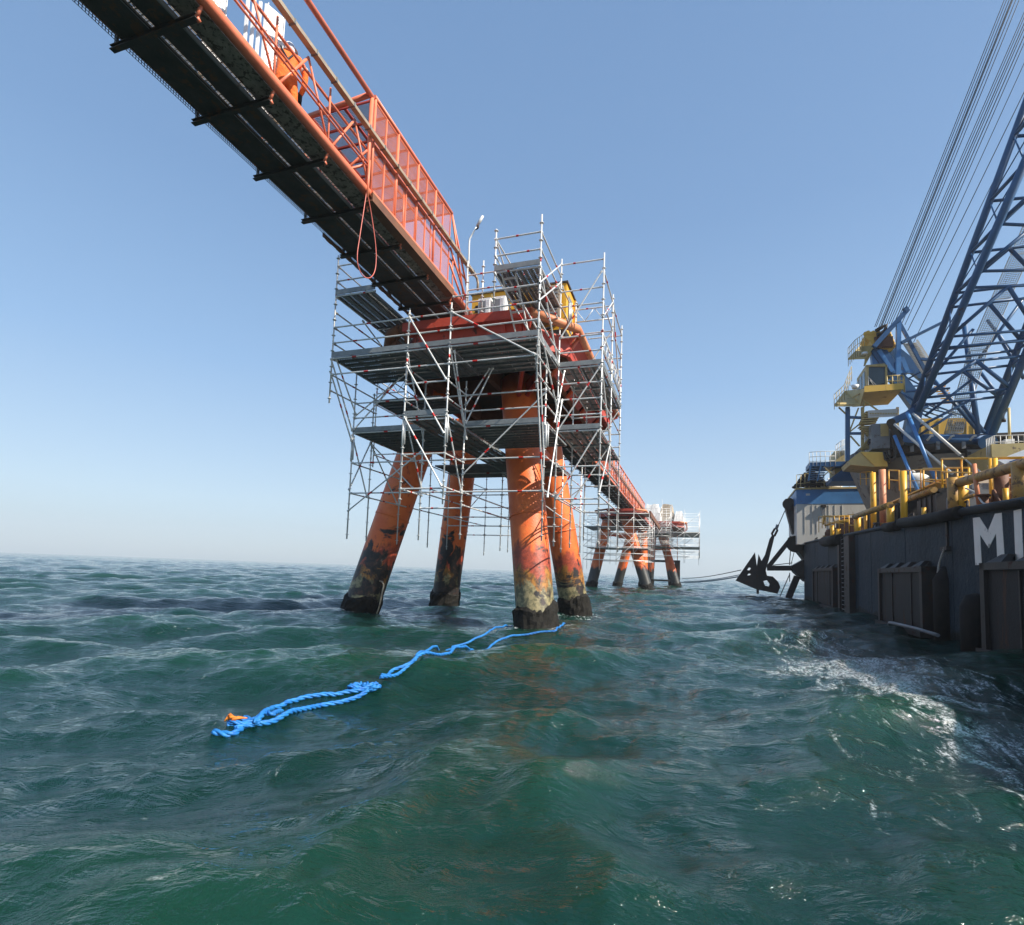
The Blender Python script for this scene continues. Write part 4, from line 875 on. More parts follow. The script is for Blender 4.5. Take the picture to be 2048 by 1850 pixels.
# hull letters as raised plates
def zr(x, y): return 1880 + x / 4.137, 900 + y / 4.137
def onhull(pts, off=.0): return [atv(*zr(*p), HV) + Vector((-off, 0, 0)) for p in pts]
MPTS = [(275, 562), (328, 555), (400, 668), (458, 527), (513, 519), (540, 948), (480, 949), (467, 690), (407, 812), (334, 700), (348, 950), (296, 952)]
SH.part('letter', MB().poly(onhull(MPTS, .012), (.011, 0, 0)), LETW, parent=hull)
u0_ = atv(*zr(612, 497), HV); u1_ = atv(*zr(676, 490), HV)
SH.part('letter', MB().bb((HV - .012, u1_.y, 2.68), (HV - .001, u0_.y, 4.24)), LETW, parent=hull)
# fender frames standing proud of the side
FENDM = pm('fender_steel', (.020, .020, .022), (.012, .012, .013), 2., .6, .1, .4, .56, (.085, .055, .042), 1.6, streak=True, spec=.2)
def fender(u0, u1, z1, teeth=4, prot=.5):
    m = MB(); v0 = HV - prot
    f = SH.part('fender_frame', MB().bb((v0 + .12, u0 + .25, .12), (HV + .01, u1 - .25, z1 - .2)), FENDM)
    for a, b_ in (((v0, u0, 0), (HV, u0 + .3, z1)), ((v0, u1 - .3, 0), (HV, u1, z1)), ((v0, u0, z1 - .22), (HV, u1, z1)), ((v0 - .12, u0 - .1, -.12), (HV, u1 + .1, .1))):
        SH.part('frame_bar', MB().bb(a, b_), BLACKST, parent=f)
    for k in range(teeth):
        u = u0 + (u1 - u0) * (k + .5) / teeth; SH.part('top_bracket', MB().poly([(v0 + .02, u - .5, z1), (v0 + .02, u + .5, z1), (v0 + .3, u + .2, z1 + .25), (v0 + .3, u - .2, z1 + .25)], (.18, 0, 0)), BLACKST, parent=f)
    SH.part('inner_plate', MB().bb((v0 + .10, u0 + .3, .4), (v0 + .125, u1 - .3, z1 - .45)), FENDM, parent=f)
    for k in range(2): u = u0 + 1.6 + (u1 - u0 - 3.9) * k; SH.part('stiffener', MB().bb((v0 + .06, u, .2), (v0 + .11, u + .08, z1 - .25)), BLACKST, parent=f)
fender(26.3, 33.0, 2.72); fender(45.4, 55.2, 3.0); fender(12.0, 21.0, 2.72, 5)
vs = [(HV + .45 * math.cos(g_) - .0, 22.45 + .42 * math.sin(g_)) for g_ in [math.pi / 2 + math.pi * q / 8 for q in range(9)]]
SH.part('rubbing_fender', MB().path([(HV - .12, 22.45, -.8), (HV - .12, 22.45, 1.3), (HV - .06, 22.45, 1.6), (HV, 22.45, 1.72)], [.42, .42, .34, .12], 14), RUBBER)
SH.part('rubbing_fender', MB().path([(HV - .05, 25.4, -.8), (HV - .05, 25.4, 2.2), (HV, 25.4, 2.7)], [.35, .35, .1], 12), RUBBER)
m = MB(); m.bb((HV - .28, 43.5, -.4), (HV - .2, 43.58, 5.1)).bb((HV - .28, 42.4, -.4), (HV - .2, 42.48, 5.1)); SH.part('ladder_rail', m, BLACKST)
for k in range(18): SH.part('ladder_rung', MB().tube((HV - .24, 42.4, -.2 + .3 * k), (HV - .24, 43.55, -.2 + .3 * k), .03, 6), GREYM)
SH.part('ladder_recess', MB().bb((HV - .35, 40.6, -.6), (HV + .01, 42.2, 5.0)), BLACKST); SH.part('ladder_recess', MB().bb((HV - .35, 43.8, -.6), (HV + .01, 44.4, 5.2)), BLACKST)
# rubber hoses along the gunwale
def hp(x, y, off=0): q = atv(*zs(x, y), HV - off); return q
SH.part('gunwale_fender', MB().path([hp(1205, 550, .1), hp(1330, 535, .12), hp(1480, 505, .12), hp(1590, 480, .1)], .24, 12), RUBBER)
SH.part('gunwale_fender', MB().path([hp(1100, 580, .1), hp(1180, 568, .12)], .24, 12), RUBBER); SH.part('gunwale_fender', MB().path([hp(695, 675, .2), hp(805, 660, .2)], .42, 12), RUBBER)
SH.part('gunwale_fender', MB().path([hp(1600, 480, .05), hp(1850, 440, .05), hp(2016, 420, .05)], .13, 12), RUBBER)
# chain from the side
cp = [atv(*zs(*p), HV - .12) for p in ((1490, 715), (1465, 780), (1448, 850), (1440, 940), (1438, 1060), (1440, 1170))]
SH.part('side_chain', strand_rope(MB(), cp, .035, .3, 5), HULLW); SH.part('pad_eye', MB().bb((HV - .15, cp[0].y - .25, cp[0].z - .1), (HV, cp[0].y + .4, cp[0].z + .05)).bb((HV - .06, cp[0].y - .05, cp[0].z - .1), (HV, cp[0].y + .08, cp[0].z + 1.)), BLACKST)
SH.part('lower_hose', MB().path([atv(*zs(*p), HV - .8) for p in ((1110, 1240), (1125, 1212), (1150, 1215), (1300, 1250), (1445, 1295))], .07, 8), GREYM)
# thick yellow pipes and posts on the deck edge
def post(x, y0, y1, r, mat=YELLOW, v=HV + .35, name='pipe_post'):
    p = atv(*zs(x, y1), v); q = atv(*zs(x, y0), v); p = Vector((q.x, (p.y + q.y) / 2, min(p.z, zdk(q.y)) - .1)); q = Vector((p.x, p.y, q.z)); return SH.part(name, MB().tube(p, q, r, 14), mat)
def pipe(pts, r, mat=YELLOWD, v=HV + .35, name='deck_pipe'):
    return SH.part(name, MB().path([atv(*zs(*p), v) for p in pts], r, 14), mat)
post(1015, 215, 450, .17, YELLOW, HV + 1.5); post(1078, 195, 430, .19, RING, HV + 1.5); post(1218, 205, 535, .15, YELLOW, HV + .5); post(1130, 430, 560, .18, YELLOW, HV + .4); post(915, 505, 605, .17, YELLOW, HV + .5)
post(1548, 250, 460, .19, YELLOWD, HV + .35); post(1598, 245, 458, .24, YELLOW, HV + .6); post(1868, 195, 410, .20, RUST_SHADE, HV + .9); post(1895, 320, 415, .08, YELLOW, HV + .7); post(1995, 150, 380, .22, YELLOWD, HV + .5)
post(540, 560, 650, .16, YELLOW, HV + .8); post(560, 625, 665, .18, YELLOW, HV + .8); post(600, 595, 665, .18, YELLOW, HV + 1.2); post(745, 565, 645, .15, YELLOW, HV + .5); post(785, 590, 640, .17, YELLOW, HV + .5); post(965, 500, 600, .10, YELLOW, HV + 1.1)
post(1352, 448, 505, .09, YELLOW, HV + .6)
pipe([(893, 508), (1000, 470), (1130, 430)], .17); pipe([(1205, 405), (1300, 375), (1420, 330)], .15, YELLOWD, HV + 1.6); pipe([(1580, 285), (1700, 250), (1860, 205), (2048, 150), (2300, 60)], .17, YELLOWD, HV + .5)
pipe([(1600, 395), (1690, 365)], .06, YELLOWD, HV + .6); pipe([(690, 505), (760, 508), (850, 505)], .09, YELLOW, HV + .9); pipe([(690, 505), (688, 560)], .09, YELLOW, HV + .9); pipe([(700, 565), (780, 540), (850, 535)], .11, YELLOW, HV + .6)
pipe([(1685, 160), (1700, 300), (1722, 450)], .07, RING, HV + .4); pipe([(1630, 320), (1690, 345), (1740, 415), (1770, 430)], .03, HULLW, HV + .4, 'deck_hose')
def rail(pts, h, r=.035, mat=YELLOW, v=HV + .4, name='handrail', n=None, mid=True):
    """pts: photo points of the top rail"""
    P_ = [atv(*zs(*p), v) for p in pts]; m = MB(); m.path(P_, r, 6)
    if mid: m.path([p - Vector((0, 0, h * .5)) for p in P_], r * .8, 6)
    for p, q in zip(P_, P_[1:]):
        k = max(1, int((q - p).length / 1.6)) if n is None else n
        for i_ in range(k + 1): a = p.lerp(q, i_ / k); m.tube(a, a - Vector((0, 0, h)), r * .9, 6)
    return SH.part(name, m, mat)
rail([(655, 535), (655, 510), (700, 502), (825, 505), (825, 560)], 1.1); rail([(855, 495), (890, 493)], 1.5, n=1); rail([(930, 215), (1010, 208)], 1.1, v=HV + 3); rail([(1118, 200), (1188, 203)], 1.3, v=HV + 2.5, n=1, r=.05); rail([(1195, 205), (1330, 195), (1430, 200), (1505, 205)], 1.3, v=HV + 2.5)
rail([(1348, 190), (1470, 190)], 1.2, v=HV + 2.5, r=.05, n=1); rail([(1500, 185), (1650, 185)], 1.2, v=HV + 2.5, n=2, r=.05); rail([(1470, 125), (1600, 123), (1790, 122)], 1.3, v=HV + 2.2, r=.05); rail([(1790, 122), (1830, 120), (2016, 118)], 1.3, v=HV + 2.2, r=.06, n=1)
post(1795, 122, 300, .07, YELLOW, HV + 1.8); post(1825, 120, 300, .09, YELLOW, HV + 1.8); rail([(1905, 260), (1965, 260)], .9, v=HV + 1.2, n=1, r=.06); rail([(1905, 240), (1940, 232)], .5, v=HV + 1.2, n=1, r=.05)
SH.part('deck_walkway', MB().bb((HV + 2.6, 34, 7.40), (HV + 3.4, 52, 7.48)), YELLOW)
for u in (36, 41, 46, 51): SH.part('walkway_leg', MB().bb((HV + 2.7, u, 4.8), (HV + 2.82, u + .12, 7.40)), YELLOW)
for (x0, x1, u, z1, mt, l_) in ((9.3, 12, 27, 5.9, GREYM, 2.5), (9.6, 13, 31.5, 6.4, BLACKST, 3), (9.4, 12, 36, 6.5, RUBBER, 3.5), (9.5, 12, 43, 7.0, BLACKST, 3), (9.3, 11.5, 48, 6.6, RUST_SHADE, 2), (9.8, 14, 20, 5.6, BLACKST, 3), (10, 14, 24, 6.0, RUST_SHADE, 1.6), (9.2, 10.3, 52.5, 7.1, RUST_SHADE, 2), (9.0, 10, 57, 6.6, RUST_SHADE, 2), (9.5, 11, 60, 6.9, GREYM, 1.8)):
    m = MB(); m.bb((x0, u, zdk(u)), (x1, u + l_, z1)); 
    for q in range(4): m.bb((x0 - .06, u + l_ * q / 4, zdk(u)), (x0, u + l_ * q / 4 + .1, z1)); 
    m.tube((x0 + .2, u, z1 + .12), (x0 + .2, u + l_, z1 + .12), .14, 8); m.bb((x0 + .3, u + .3, z1), (x0 + 1., u + l_ - .5, z1 + .3))
    SH.part('deck_machinery', m, mt)
rn = random.Random(11)
for k in range(34):
    u = rn.uniform(19, 62); x = HV + rn.uniform(.5, 1.6); z_ = zdk(u); h_ = rn.uniform(.25, .9); c = rn.choice((GREYM, RUST_SHADE, BLACKST, YELLOWD, REDP, BLACKST))
    m = MB()
    if k % 3: m.path([(x, u, z_), (x + rn.uniform(-.2, .2), u + rn.uniform(0, .3), z_ + h_), (x, u + rn.uniform(.3, .9), z_ + h_ * .8), (x, u + 1., z_)], .05, 6)
    else: m.tube((x, u, z_), (x, u, z_ + h_ * .6), .16, 10).tube((x, u, z_ + h_ * .6), (x, u, z_ + h_ * .68), .22, 10)
    SH.part('pipe_fitting', m, c)
# forecastle
FU = 63.5
a = atu(*zs(508, 330), FU); b_ = atu(*zs(508, 680), FU); c_ = atu(*zs(910, 330), FU)
z0f, z1f = 5.7, a.z; zb_ = atu(*zs(508, 425), FU).z
fc = SH.part('forecastle', MB().bb((a.x, FU, z0f), (27, 71, zb_)), HULLW)
SH.part('blue_band', MB().bb((a.x - .03, FU - .03, zb_), (27, 71.03, z1f)), BLUEL, parent=fc); SH.part('deck_edge', MB().bb((a.x - .1, FU - .1, z1f), (27, 71.1, z1f + .18)), CRT, parent=fc)
def fbox(name, x0, y0, x1, y1, u, d, mat, parent=None, f=zs):
    p, q = atu(*f(x0, y0), u), atu(*f(x1, y1), u); return SH.part(name, MB().bb((p.x, u, q.z), (q.x, u + d, p.z)), mat, parent=parent)
fbox('sign_plate', 570, 355, 597, 368, FU - .06, .03, HULLW, fc); fbox('wall_vent', 670, 430, 705, 445, FU - .3, .3, BLACKST, fc); fbox('wall_vent', 677, 445, 698, 500, FU - .2, .2, GREYM, fc)
for x in (560, 610, 640, 720, 760, 810): fbox('wall_rib', x, 430, x + 3, 620, FU - .04, .04, HULLW, fc)
def urail(pts, u, h, r=.03, mat=HULLW, n=4, f=zs, depth=0):
    P_ = [atu(*f(*p), u) for p in pts]; m = MB()
    for k in range(3): m.path([p - Vector((0, 0, h * k / 3)) for p in P_], r, 5)
    for p, q in zip(P_, P_[1:]):
        for i_ in range(n + 1): a_ = p.lerp(q, i_ / n); m.tube(a_, a_ - Vector((0, 0, h)), r, 5)
    return SH.part('railing', m, mat)
urail([(508, 232), (590, 222), (740, 218), (915, 217)], FU + .1, 2.9, n=3, mat=CRT); urail([(508, 232), (600, 225)], 70.5, 2.6, n=3)
SH.part('yellow_gate_post', MB().bb((atu(*zs(905, 222), FU).x, FU - .1, z1f), (atu(*zs(918, 222), FU).x, FU + .1, atu(*zs(905, 222), FU).z)), YELLOW)
# white bulk bags and hose pile on the forecastle deck
def bag(x0, y0, x1, y1, u, lb, mat=CANVAS, name='bulk_bag', cat='bulk bag', f=zs, group='white bulk bags on the ship decks'):
    p, q = atu(*f(x0, y0), u), atu(*f(x1, y1), u); cx, w_ = (p.x + q.x) / 2, (q.x - p.x) / 2; T_ = Thing(name, (cx, u + w_, q.z), lb, cat, SA, group)
    n, k = 20, 9; vs = []; rn_ = random.Random(int(x0)); h_ = p.z - q.z
    for i_ in range(k):
        t_ = i_ / (k - 1); rad = w_ * (.96 + .08 * math.sin(t_ * 3.1)) if t_ < .85 else w_ * (.9 - (t_ - .85) * 3.4)
        for j_ in range(n): g_ = 2 * math.pi * j_ / n; e = rad * (1 + rn_.uniform(-.05, .05)); vs.append((cx + math.cos(g_) * e, u + w_ + math.sin(g_) * e * .9, q.z + h_ * t_ * rn_.uniform(.95, 1.0)))
    fs = [(i_ * n + j_, i_ * n + (j_ + 1) % n, (i_ + 1) * n + (j_ + 1) % n, (i_ + 1) * n + j_) for i_ in range(k - 1) for j_ in range(n)] + [tuple((k - 1) * n + j_ for j_ in range(n))]
    T_.part('sack', MB().add(vs, fs, True), mat); T_.part('sling', MB().path([(cx - w_ * .5, u + .2, q.z + h_), (cx - w_ * .4, u + .3, q.z + h_ * 1.08), (cx, u + w_, q.z + h_ * 1.05)], .06, 5), mat); return T_
bag(682, 258, 824, 318, FU + 1, 'round white bulk bag on the blue forecastle deck beside the dark hose pile'); bag(940, 255, 1115, 305, 55, 'white bulk bag behind the tall yellow post pair', f=zs); bag(1235, 208, 1410, 312, 50, 'large grey white bulk bag behind the slanting blue rods')
T_ = Thing('hose_pile', (10.5, FU + 2, z1f + .2), 'dark pile of coiled hoses at the left corner of the forecastle deck', 'hose pile', SA)
pc = atu(*zs(600, 320), FU + 1.5)
for k in range(7):
    g_ = k; m = MB(); R_ = 1.5 - .17 * k; m.path([(pc.x + R_ * math.cos(a_) * 1.1, pc.y + R_ * math.sin(a_), pc.z + .15 + .24 * k + .05 * math.sin(3 * a_ + k)) for a_ in np.linspace(0, 6.28, 22)[:-1]], .14, 7, closed=True); T_.part('hose_coil', m, RUBBER)
# dark bow gear: roller arm, knuckle, frame to the anchor
SH.part('fairlead_arm', MB().poly([atu(*zs(*p), 66) for p in ((425, 400), (435, 390), (470, 385), (498, 400), (508, 430), (508, 640), (480, 615), (440, 470))], (0, 1.2, 0)), BLACKST)
SH.part('fairlead_roller', MB().tube(atu(*zs(455, 425), 65.7), atu(*zs(455, 425), 67.5), .62, 18), BLACKST)
SH.part('bow_knuckle', MB().poly([atu(*zs(*p), 65) for p in ((465, 640), (560, 630), (640, 680), (640, 930), (570, 940), (500, 880), (470, 840), (560, 790), (520, 740), (470, 710))], (0, 2.5, 0)), BLACKST)
SH.part('bow_roller', MB().tube(atu(*zs(500, 690), 64.6), atu(*zs(500, 690), 67), .9, 16), RUBBER)
for p, q, w_ in (((322, 840), (478, 645), .45), ((312, 850), (505, 850), .55), ((512, 905), (440, 1080), .62), ((470, 700), (460, 830), .08), ((495, 730), (470, 830), .06)):
    SH.part('anchor_rack_beam', MB().beam(atu(*zs(*p), 66), atu(*zs(*q), 66), w_, w_), BLACKST)
for p, q in (((430, 470), (383, 575)), ((330, 810), (460, 690)), ((350, 830), (480, 815)), ((462, 890), (385, 1065)), ((462, 880), (462, 940))):
    SH.part('anchor_wire', MB().tube(atu(*zs(*p), 65.8), atu(*zs(*q), 65.8), .05, 6), CABLE)
# anchor
T_ = Thing('anchor', atu(*zs(240, 1000), 67), 'big dark delta shaped ship anchor hanging from the bow frame above the water', 'anchor', SA)
AU = 66.6
T_.part('fluke', MB().poly([atu(*zs(*p), AU) for p in ((103, 932), (232, 745), (245, 838), (256, 758), (275, 800), (300, 850), (312, 900), (350, 905), (388, 942), (400, 975), (382, 1020), (240, 990))], (0, .35, 0),
       holes=[[atu(*zs(*p), AU) for p in ((180, 862), (192, 845), (206, 850), (195, 865))], [atu(*zs(*p), AU) for p in ((180, 897), (192, 885), (206, 890), (195, 898))], [atu(*zs(*p), AU) for p in ((288, 935), (312, 930), (330, 955), (325, 972), (298, 965))]]), BLACKST)
T_.part('shank', MB().poly([atu(*zs(*p), AU) for p in ((255, 840), (300, 760), (330, 655), (345, 632), (362, 640), (355, 670), (325, 790), (305, 860), (300, 900), (262, 900))], (0, .5, 0)), BLACKST)
T_.part('shackle', MB().path([atu(*zs(*p), AU + .2) for p in ((350, 640), (345, 620), (362, 590), (375, 585), (380, 600), (362, 635))], .12, 8, closed=True), BLACKST); T_.part('swivel', MB().tube(atu(*zs(372, 590), AU + .2), atu(*zs(383, 562), AU + .2), .16, 8), GREYM)
T_.part('hanging_lug', MB().beam(atu(*zs(250, 990), AU), atu(*zs(250, 1020), AU), .25, .25), BLACKST)
# mooring lines from the far pile to the bow
for k, (a, b_, lb) in enumerate((((1365, 1157), (1482, 1140), 'upper steel mooring line from the far pile to the ship bow, slightly slack'), ((1368, 1163), (1482, 1149), 'lower blue mooring line from the far pile to the ship bow'), ((1362, 1165), (1490, 1151), 'thick blue mooring line just under the other two, joining the far pile to the bow'))):
    p = Vector(ray(*a)) * 98 + Vector((0, 0, 2)); q = Vector(ray(*b_)) * 70 + Vector((0, 0, 2)); T_ = Thing('mooring_line', (0, 0, 0), lb, 'mooring line', 0.)
    pts = [p.lerp(q, f) - Vector((0, 0, .25 * math.sin(math.pi * f))) for f in np.linspace(0, 1, 12)]; T_.part('line', MB().path(pts, .055 + .03 * (k == 2), 6), CABLE if k == 0 else BROPE)

# ================================================================== crane on the ship
CR = Thing('ship_crane', (20, 52, 5.5), 'tall blue lattice boom crane with yellow machinery house and drab cab tower on the ship', 'crane', SA)
def A(x, y, u): return atu(*zc(x, y), u)
def cpart(name, m, mat, parent=None): return CR.part(name, m, mat, parent=parent)
def cbox(name, x0, y0, x1, y1, u, d, mat, parent=None):
    p, q = A(x0, y0, u), A(x1, y1, u); return cpart(name, MB().bb((p.x, u, q.z), (q.x, u + d, p.z)), mat, parent)
def cbeam(name, p, q, u, w_, mat=BLUE, u2=None, h_=None, parent=None): return cpart(name, MB().beam(A(*p, u), A(*q, u if u2 is None else u2), w_, h_ or w_), mat, parent)
def crail(pts, u, h, r=.025, mat=CRT, n=4, u2=None):
    P_ = [A(*p, u if (u2 is None or k == len(pts) - 1) else u2) for k, p in enumerate(pts)]; m = MB()
    for k in range(3): m.path([p - Vector((0, 0, h * k / 3)) for p in P_], r, 5)
    for p, q in zip(P_, P_[1:]):
        for i_ in range(n + 1): a_ = p.lerp(q, i_ / n); m.tube(a_, a_ - Vector((0, 0, h)), r, 5)
    return cpart('railing', m, mat)
PEDM = pm('pedestal_brown', (.22, .16, .10), (.15, .11, .075), .8, .6, 0, .2, .56, (.10, .06, .04), 1.5)
# pedestal and slewing ring
pc = A(1240, 1500, 54)
pedc = (pc.x, 56)
cpart('pedestal', MB().path([(*pedc, 5), (*pedc, 8.2), (*pedc, A(1200, 1400, 54).z)], [4.2, 4.2, 5.6], 40), PEDM)
zt_ = A(1200, 1380, 54).z; cpart('slewing_ring', MB().tube((*pedc, zt_), (*pedc, zt_ + 1.0), 5.7, 44), BLACKST)
for k in range(22): g_ = math.pi + math.pi * k / 11; cpart('ring_bolt', MB().bb((pedc[0] + 5.68 * math.cos(g_) - .12, pedc[1] + 5.68 * math.sin(g_) - .12, zt_ + .1), (pedc[0] + 5.68 * math.cos(g_) + .12, pedc[1] + 5.68 * math.sin(g_) + .12, zt_ + .8)), GREYM)
cpart('turntable', MB().bb((pedc[0] - 5.2, 51, zt_ + 1.0), (pedc[0] + 6, 61, zt_ + 1.35)), BLACKST)
hs = cpart('machinery_house', MB().poly([A(*p, 52) for p in ((985, 1280), (1000, 1235), (1100, 1165), (1120, 1020), (1510, 1018), (1640, 1165), (1640, 1275))], (0, 6, 0)), CRY)
for x in (1130, 1200, 1280, 1400, 1520, 1580): cbeam('panel_seam', (x, 1030 if x < 1520 else 1060), (x, 1160), 51.97, .05, CRT, parent=hs)
cbox('louvre_window', 1428, 1052, 1503, 1112, 51.9, .1, BLACKST, hs)
for k in range(5): cbox('louvre_slat', 1432, 1060 + 10 * k, 1499, 1063 + 10 * k, 51.85, .05, GREYM, hs)
cbox('side_window', 1040, 1050, 1095, 1110, 51.9, .1, BLACKST, hs)
cpart('boom_foot_tube', MB().tube(A(985, 1200, 50.6), A(1720, 1205, 50.6), .42, 16), BLUE)
cpart('boom_foot_tube', MB().tube(A(985, 1225, 51), A(1690, 1235, 51), .25, 12), BLACKST)
for x in (1060, 1210, 1390, 1580): cpart('foot_bracket', MB().path([A(x - 30, 1210, 50.2), A(x, 1175, 50.2), A(x + 25, 1168, 50.2)], .09, 6), HULLW)
cbox('winch_box', 1530, 1290, 1688, 1382, 50, 1.2, GREYM); cpart('winch_drum', MB().tube(A(1500, 1335, 50.6), A(1532, 1335, 50.6), .62, 18), BLACKST)
cbox('machinery_room', 705, 1068, 862, 1275, 50.5, 2.5, GREYM); cbox('machinery_room', 862, 1120, 985, 1275, 51, 2.5, BLACKST)
cbox('hatch_plate', 780, 1070, 850, 1170, 50.45, .05, CRT)
cpart('counterweight_base', MB().poly([A(*p, 50.5) for p in ((505, 1385), (605, 1305), (820, 1310), (845, 1435), (730, 1438), (520, 1420))], (0, 3, 0)), CRT)
cpart('base_wedge', MB().poly([A(*p, 50.4) for p in ((612, 1310), (820, 1312), (842, 1432), (735, 1434))], (0, .1, 0)), CRY)
cpart('cable_loop', MB().path([A(*p, 50) for p in ((810, 1310), (820, 1370), (860, 1400), (900, 1370), (905, 1300), (880, 1180), (870, 1080))], .09, 7), BLACKST); cpart('cable_loop', MB().path([A(*p, 49.8) for p in ((830, 1300), (850, 1360), (885, 1380), (915, 1320), (910, 1200), (890, 1090))], .06, 7), BLACKST)
# cab tower
for x, w_, mt in ((495, .30, BLUE), (625, .22, CRT), (925, .18, CRT)): cbeam('tower_post', (x, 925), (x, 1390 if x < 600 else 1300), 52, w_, mt)
cbeam('tower_post', (505, 940), (505, 1390), 53.4, .2, CRT)
for p, q in (((500, 1010), (735, 1020)), ((505, 1150), (640, 1150))): cbeam('tower_rail', p, q, 52, .2, BLUE)
for p, q in (((590, 930), (510, 1140)), ((510, 1140), (610, 1060)), ((420, 925), (500, 1000)), ((520, 1170), (600, 1260)), ((640, 870), (770, 960)), ((540, 840), (690, 760)), ((640, 920), (560, 850)), ((620, 800), (640, 920))): cbeam('tower_brace', p, q, 52, .11, CRT)
for p, q, n in (((665, 960), (600, 1080), 6), ((600, 1090), (690, 1180), 7), ((690, 1190), (610, 1290), 7)):
    a, b_ = A(*p, 51.7), A(*q, 51.7); st = cpart('stair_stringer', MB().beam(a, b_, .06, .18), CRT)
    for k in range(n): c = a.lerp(b_, (k + .5) / n); cpart('stair_tread', MB().bb((c.x - .1, c.y - .2, c.z), (c.x + 1.1, c.y + .5, c.z + .06)), CRT, st)
cpart('cab_platform', MB().poly([A(385, 918, 51.5), A(470, 800, 56), A(985, 775, 56), A(978, 748, 51.2), A(640, 790, 51.2), A(600, 918, 51.4)], (0, 0, .2)), CRT)
cpart('cab_platform', MB().bb((A(640, 760, 51).x, 51, A(640, 785, 51).z), (A(980, 760, 51).x, 55.5, A(640, 762, 51).z)), CRT); cbox('platform_fascia', 640, 742, 980, 768, 50.95, .05, CRY)
crail([(380, 815), (468, 730), (530, 572)], 51.5, 1.3, u2=51.5); crail([(835, 655), (975, 648)], 51, 1.35, .05, n=3); crail([(945, 648), (985, 660)], 51, 1.3, .04, n=1)
cb = cbox('cab', 655, 560, 830, 742, 52, 3.4, CRT)
cbox('cab_window', 672, 578, 822, 730, 51.95, .05, pm('cab_glass', (.03, .06, .08), None, 2, .08, 0, 0), cb)
for p, q in (((668, 565), (668, 740)), ((828, 565), (828, 740)), ((650, 568), (835, 568)), ((655, 740), (830, 740))): cbeam('window_frame', p, q, 51.9, .14, CRT, parent=cb)
for k, x in enumerate((52.4, 53.5, 54.6)): p = A(655, 600, 52); cpart('side_window', MB().bb((p.x - .03, x, p.z - 1.3), (p.x, x + .8, p.z)), MATS['cab_glass'], cb)
for p, q in (((670, 660), (745, 735)), ((690, 690), (725, 738)), ((675, 655), (675, 735))): cbeam('inner_rail', p, q, 51.7, .05, HULLW)
cpart('searchlight', MB().tube(A(560, 735, 51.3), A(560, 765, 51.3), .3, 12, r2=.2), WHITE); cbox('name_board', 672, 952, 928, 1000, 51.5, .08, HULLW)
for x in range(690, 920, 14): cbox('board_mark', x, 972, x + 8, 984, 51.47, .03, CRT)
# head platform and sheave block
cpart('head_platform', MB().poly([A(503, 515, 52), A(612, 398, 55.5), A(720, 385, 55.5), A(730, 400, 52), A(650, 508, 52)], (0, 0, .15)), CRT)
cpart('head_support', MB().poly([A(*p, 52.2) for p in ((605, 400), (725, 390), (700, 470), (650, 560), (640, 560), (650, 505))], (0, .3, 0)), CRT); crail([(500, 415), (560, 345), (640, 288)], 52, 1.6)
cpart('lamp', MB().tube(A(643, 452, 51.9), A(643, 470, 51.9), .22, 10), WHITE)
hb = cpart('sheave_block', MB().poly([A(*p, 52) for p in ((650, 290), (700, 272), (855, 285), (905, 365), (900, 410), (830, 425), (720, 400), (690, 350), (640, 320))], (0, 1.6, 0)), CRY)
for k in range(7): cbeam('sheave', (740 + 22 * k, 318), (775 + 17 * k, 405), 51.8, .18, RUST_SHADE, h_=.3, parent=hb)
for k in range(6): cpart('block_lug', MB().tube(A(650 + 22 * k, 288 - (k % 2) * 10, 51.9), A(650 + 22 * k, 300, 52.6), .16, 8), CRY, hb)
for k in range(6): cpart('block_lug', MB().tube(A(845 + 9 * k, 282 + 22 * k, 51.9), A(855 + 9 * k, 288 + 22 * k, 52.6), .16, 8), CRY, hb)
cbeam('head_arm', (722, 405), (1012, 85), 51.5, .36, BLUE); cbeam('arm_tip', (985, 95), (1015, 78), 51.5, .42, BLUE)
cpart('rope_bundle', MB().path([A(*p, 51.6) for p in ((740, 265), (790, 235), (830, 215), (820, 260), (780, 290), (750, 300))], .16, 7), BLACKST)
# A-frame
cbeam('mast_post', (935, 160), (932, 650), 51.5, .32, BLUEL); cbeam('mast_post', (945, 200), (1160, 600), 51.5, .22, BLUE); cbeam('mast_post', (930, 640), (840, 700), 51.5, .14, BLUEL)
cbeam('frame_leg', (735, 420), (1130, 960), 52.5, .75, BLUE, h_=1.0); cbeam('frame_leg', (860, 420), (1160, 660), 54.5, .5, BLUE, h_=.9); cbeam('frame_leg', (725, 430), (740, 560), 52.6, .6, BLUEL); cbeam('frame_leg', (760, 440), (880, 625), 52.2, .5, BLUEL, h_=.3); cbeam('frame_leg', (960, 500), (1010, 620), 52.2, .35, BLUEL, h_=.3)
cbeam('frame_cross', (880, 622), (1060, 618), 52.2, .28, BLUEL); cbeam('frame_leg', (830, 430), (1000, 640), 53.3, 1.0, BLUE, h_=.3)
a, b_ = A(980, 375, 52), A(1150, 640, 52); st = cpart('stair_stringer', MB().beam(a, b_, .05, .14), HULLW); cpart('stair_stringer', MB().beam(a + Vector((.9, 0, .2)), b_ + Vector((.9, 0, .2)), .05, .14), HULLW)
for k in range(20): c = a.lerp(b_, (k + .5) / 20); cpart('stair_tread', MB().bb((c.x, c.y - .05, c.z), (c.x + .9, c.y + .2, c.z + .05)), HULLW, st)
a, b_ = A(1235, 740, 53), A(1330, 900, 53)
for k in range(8): c = a.lerp(b_, (k + .5) / 8); cpart('stair_tread', MB().bb((c.x, c.y - .05, c.z), (c.x + .8, c.y + .2, c.z + .05)), CRY, st)
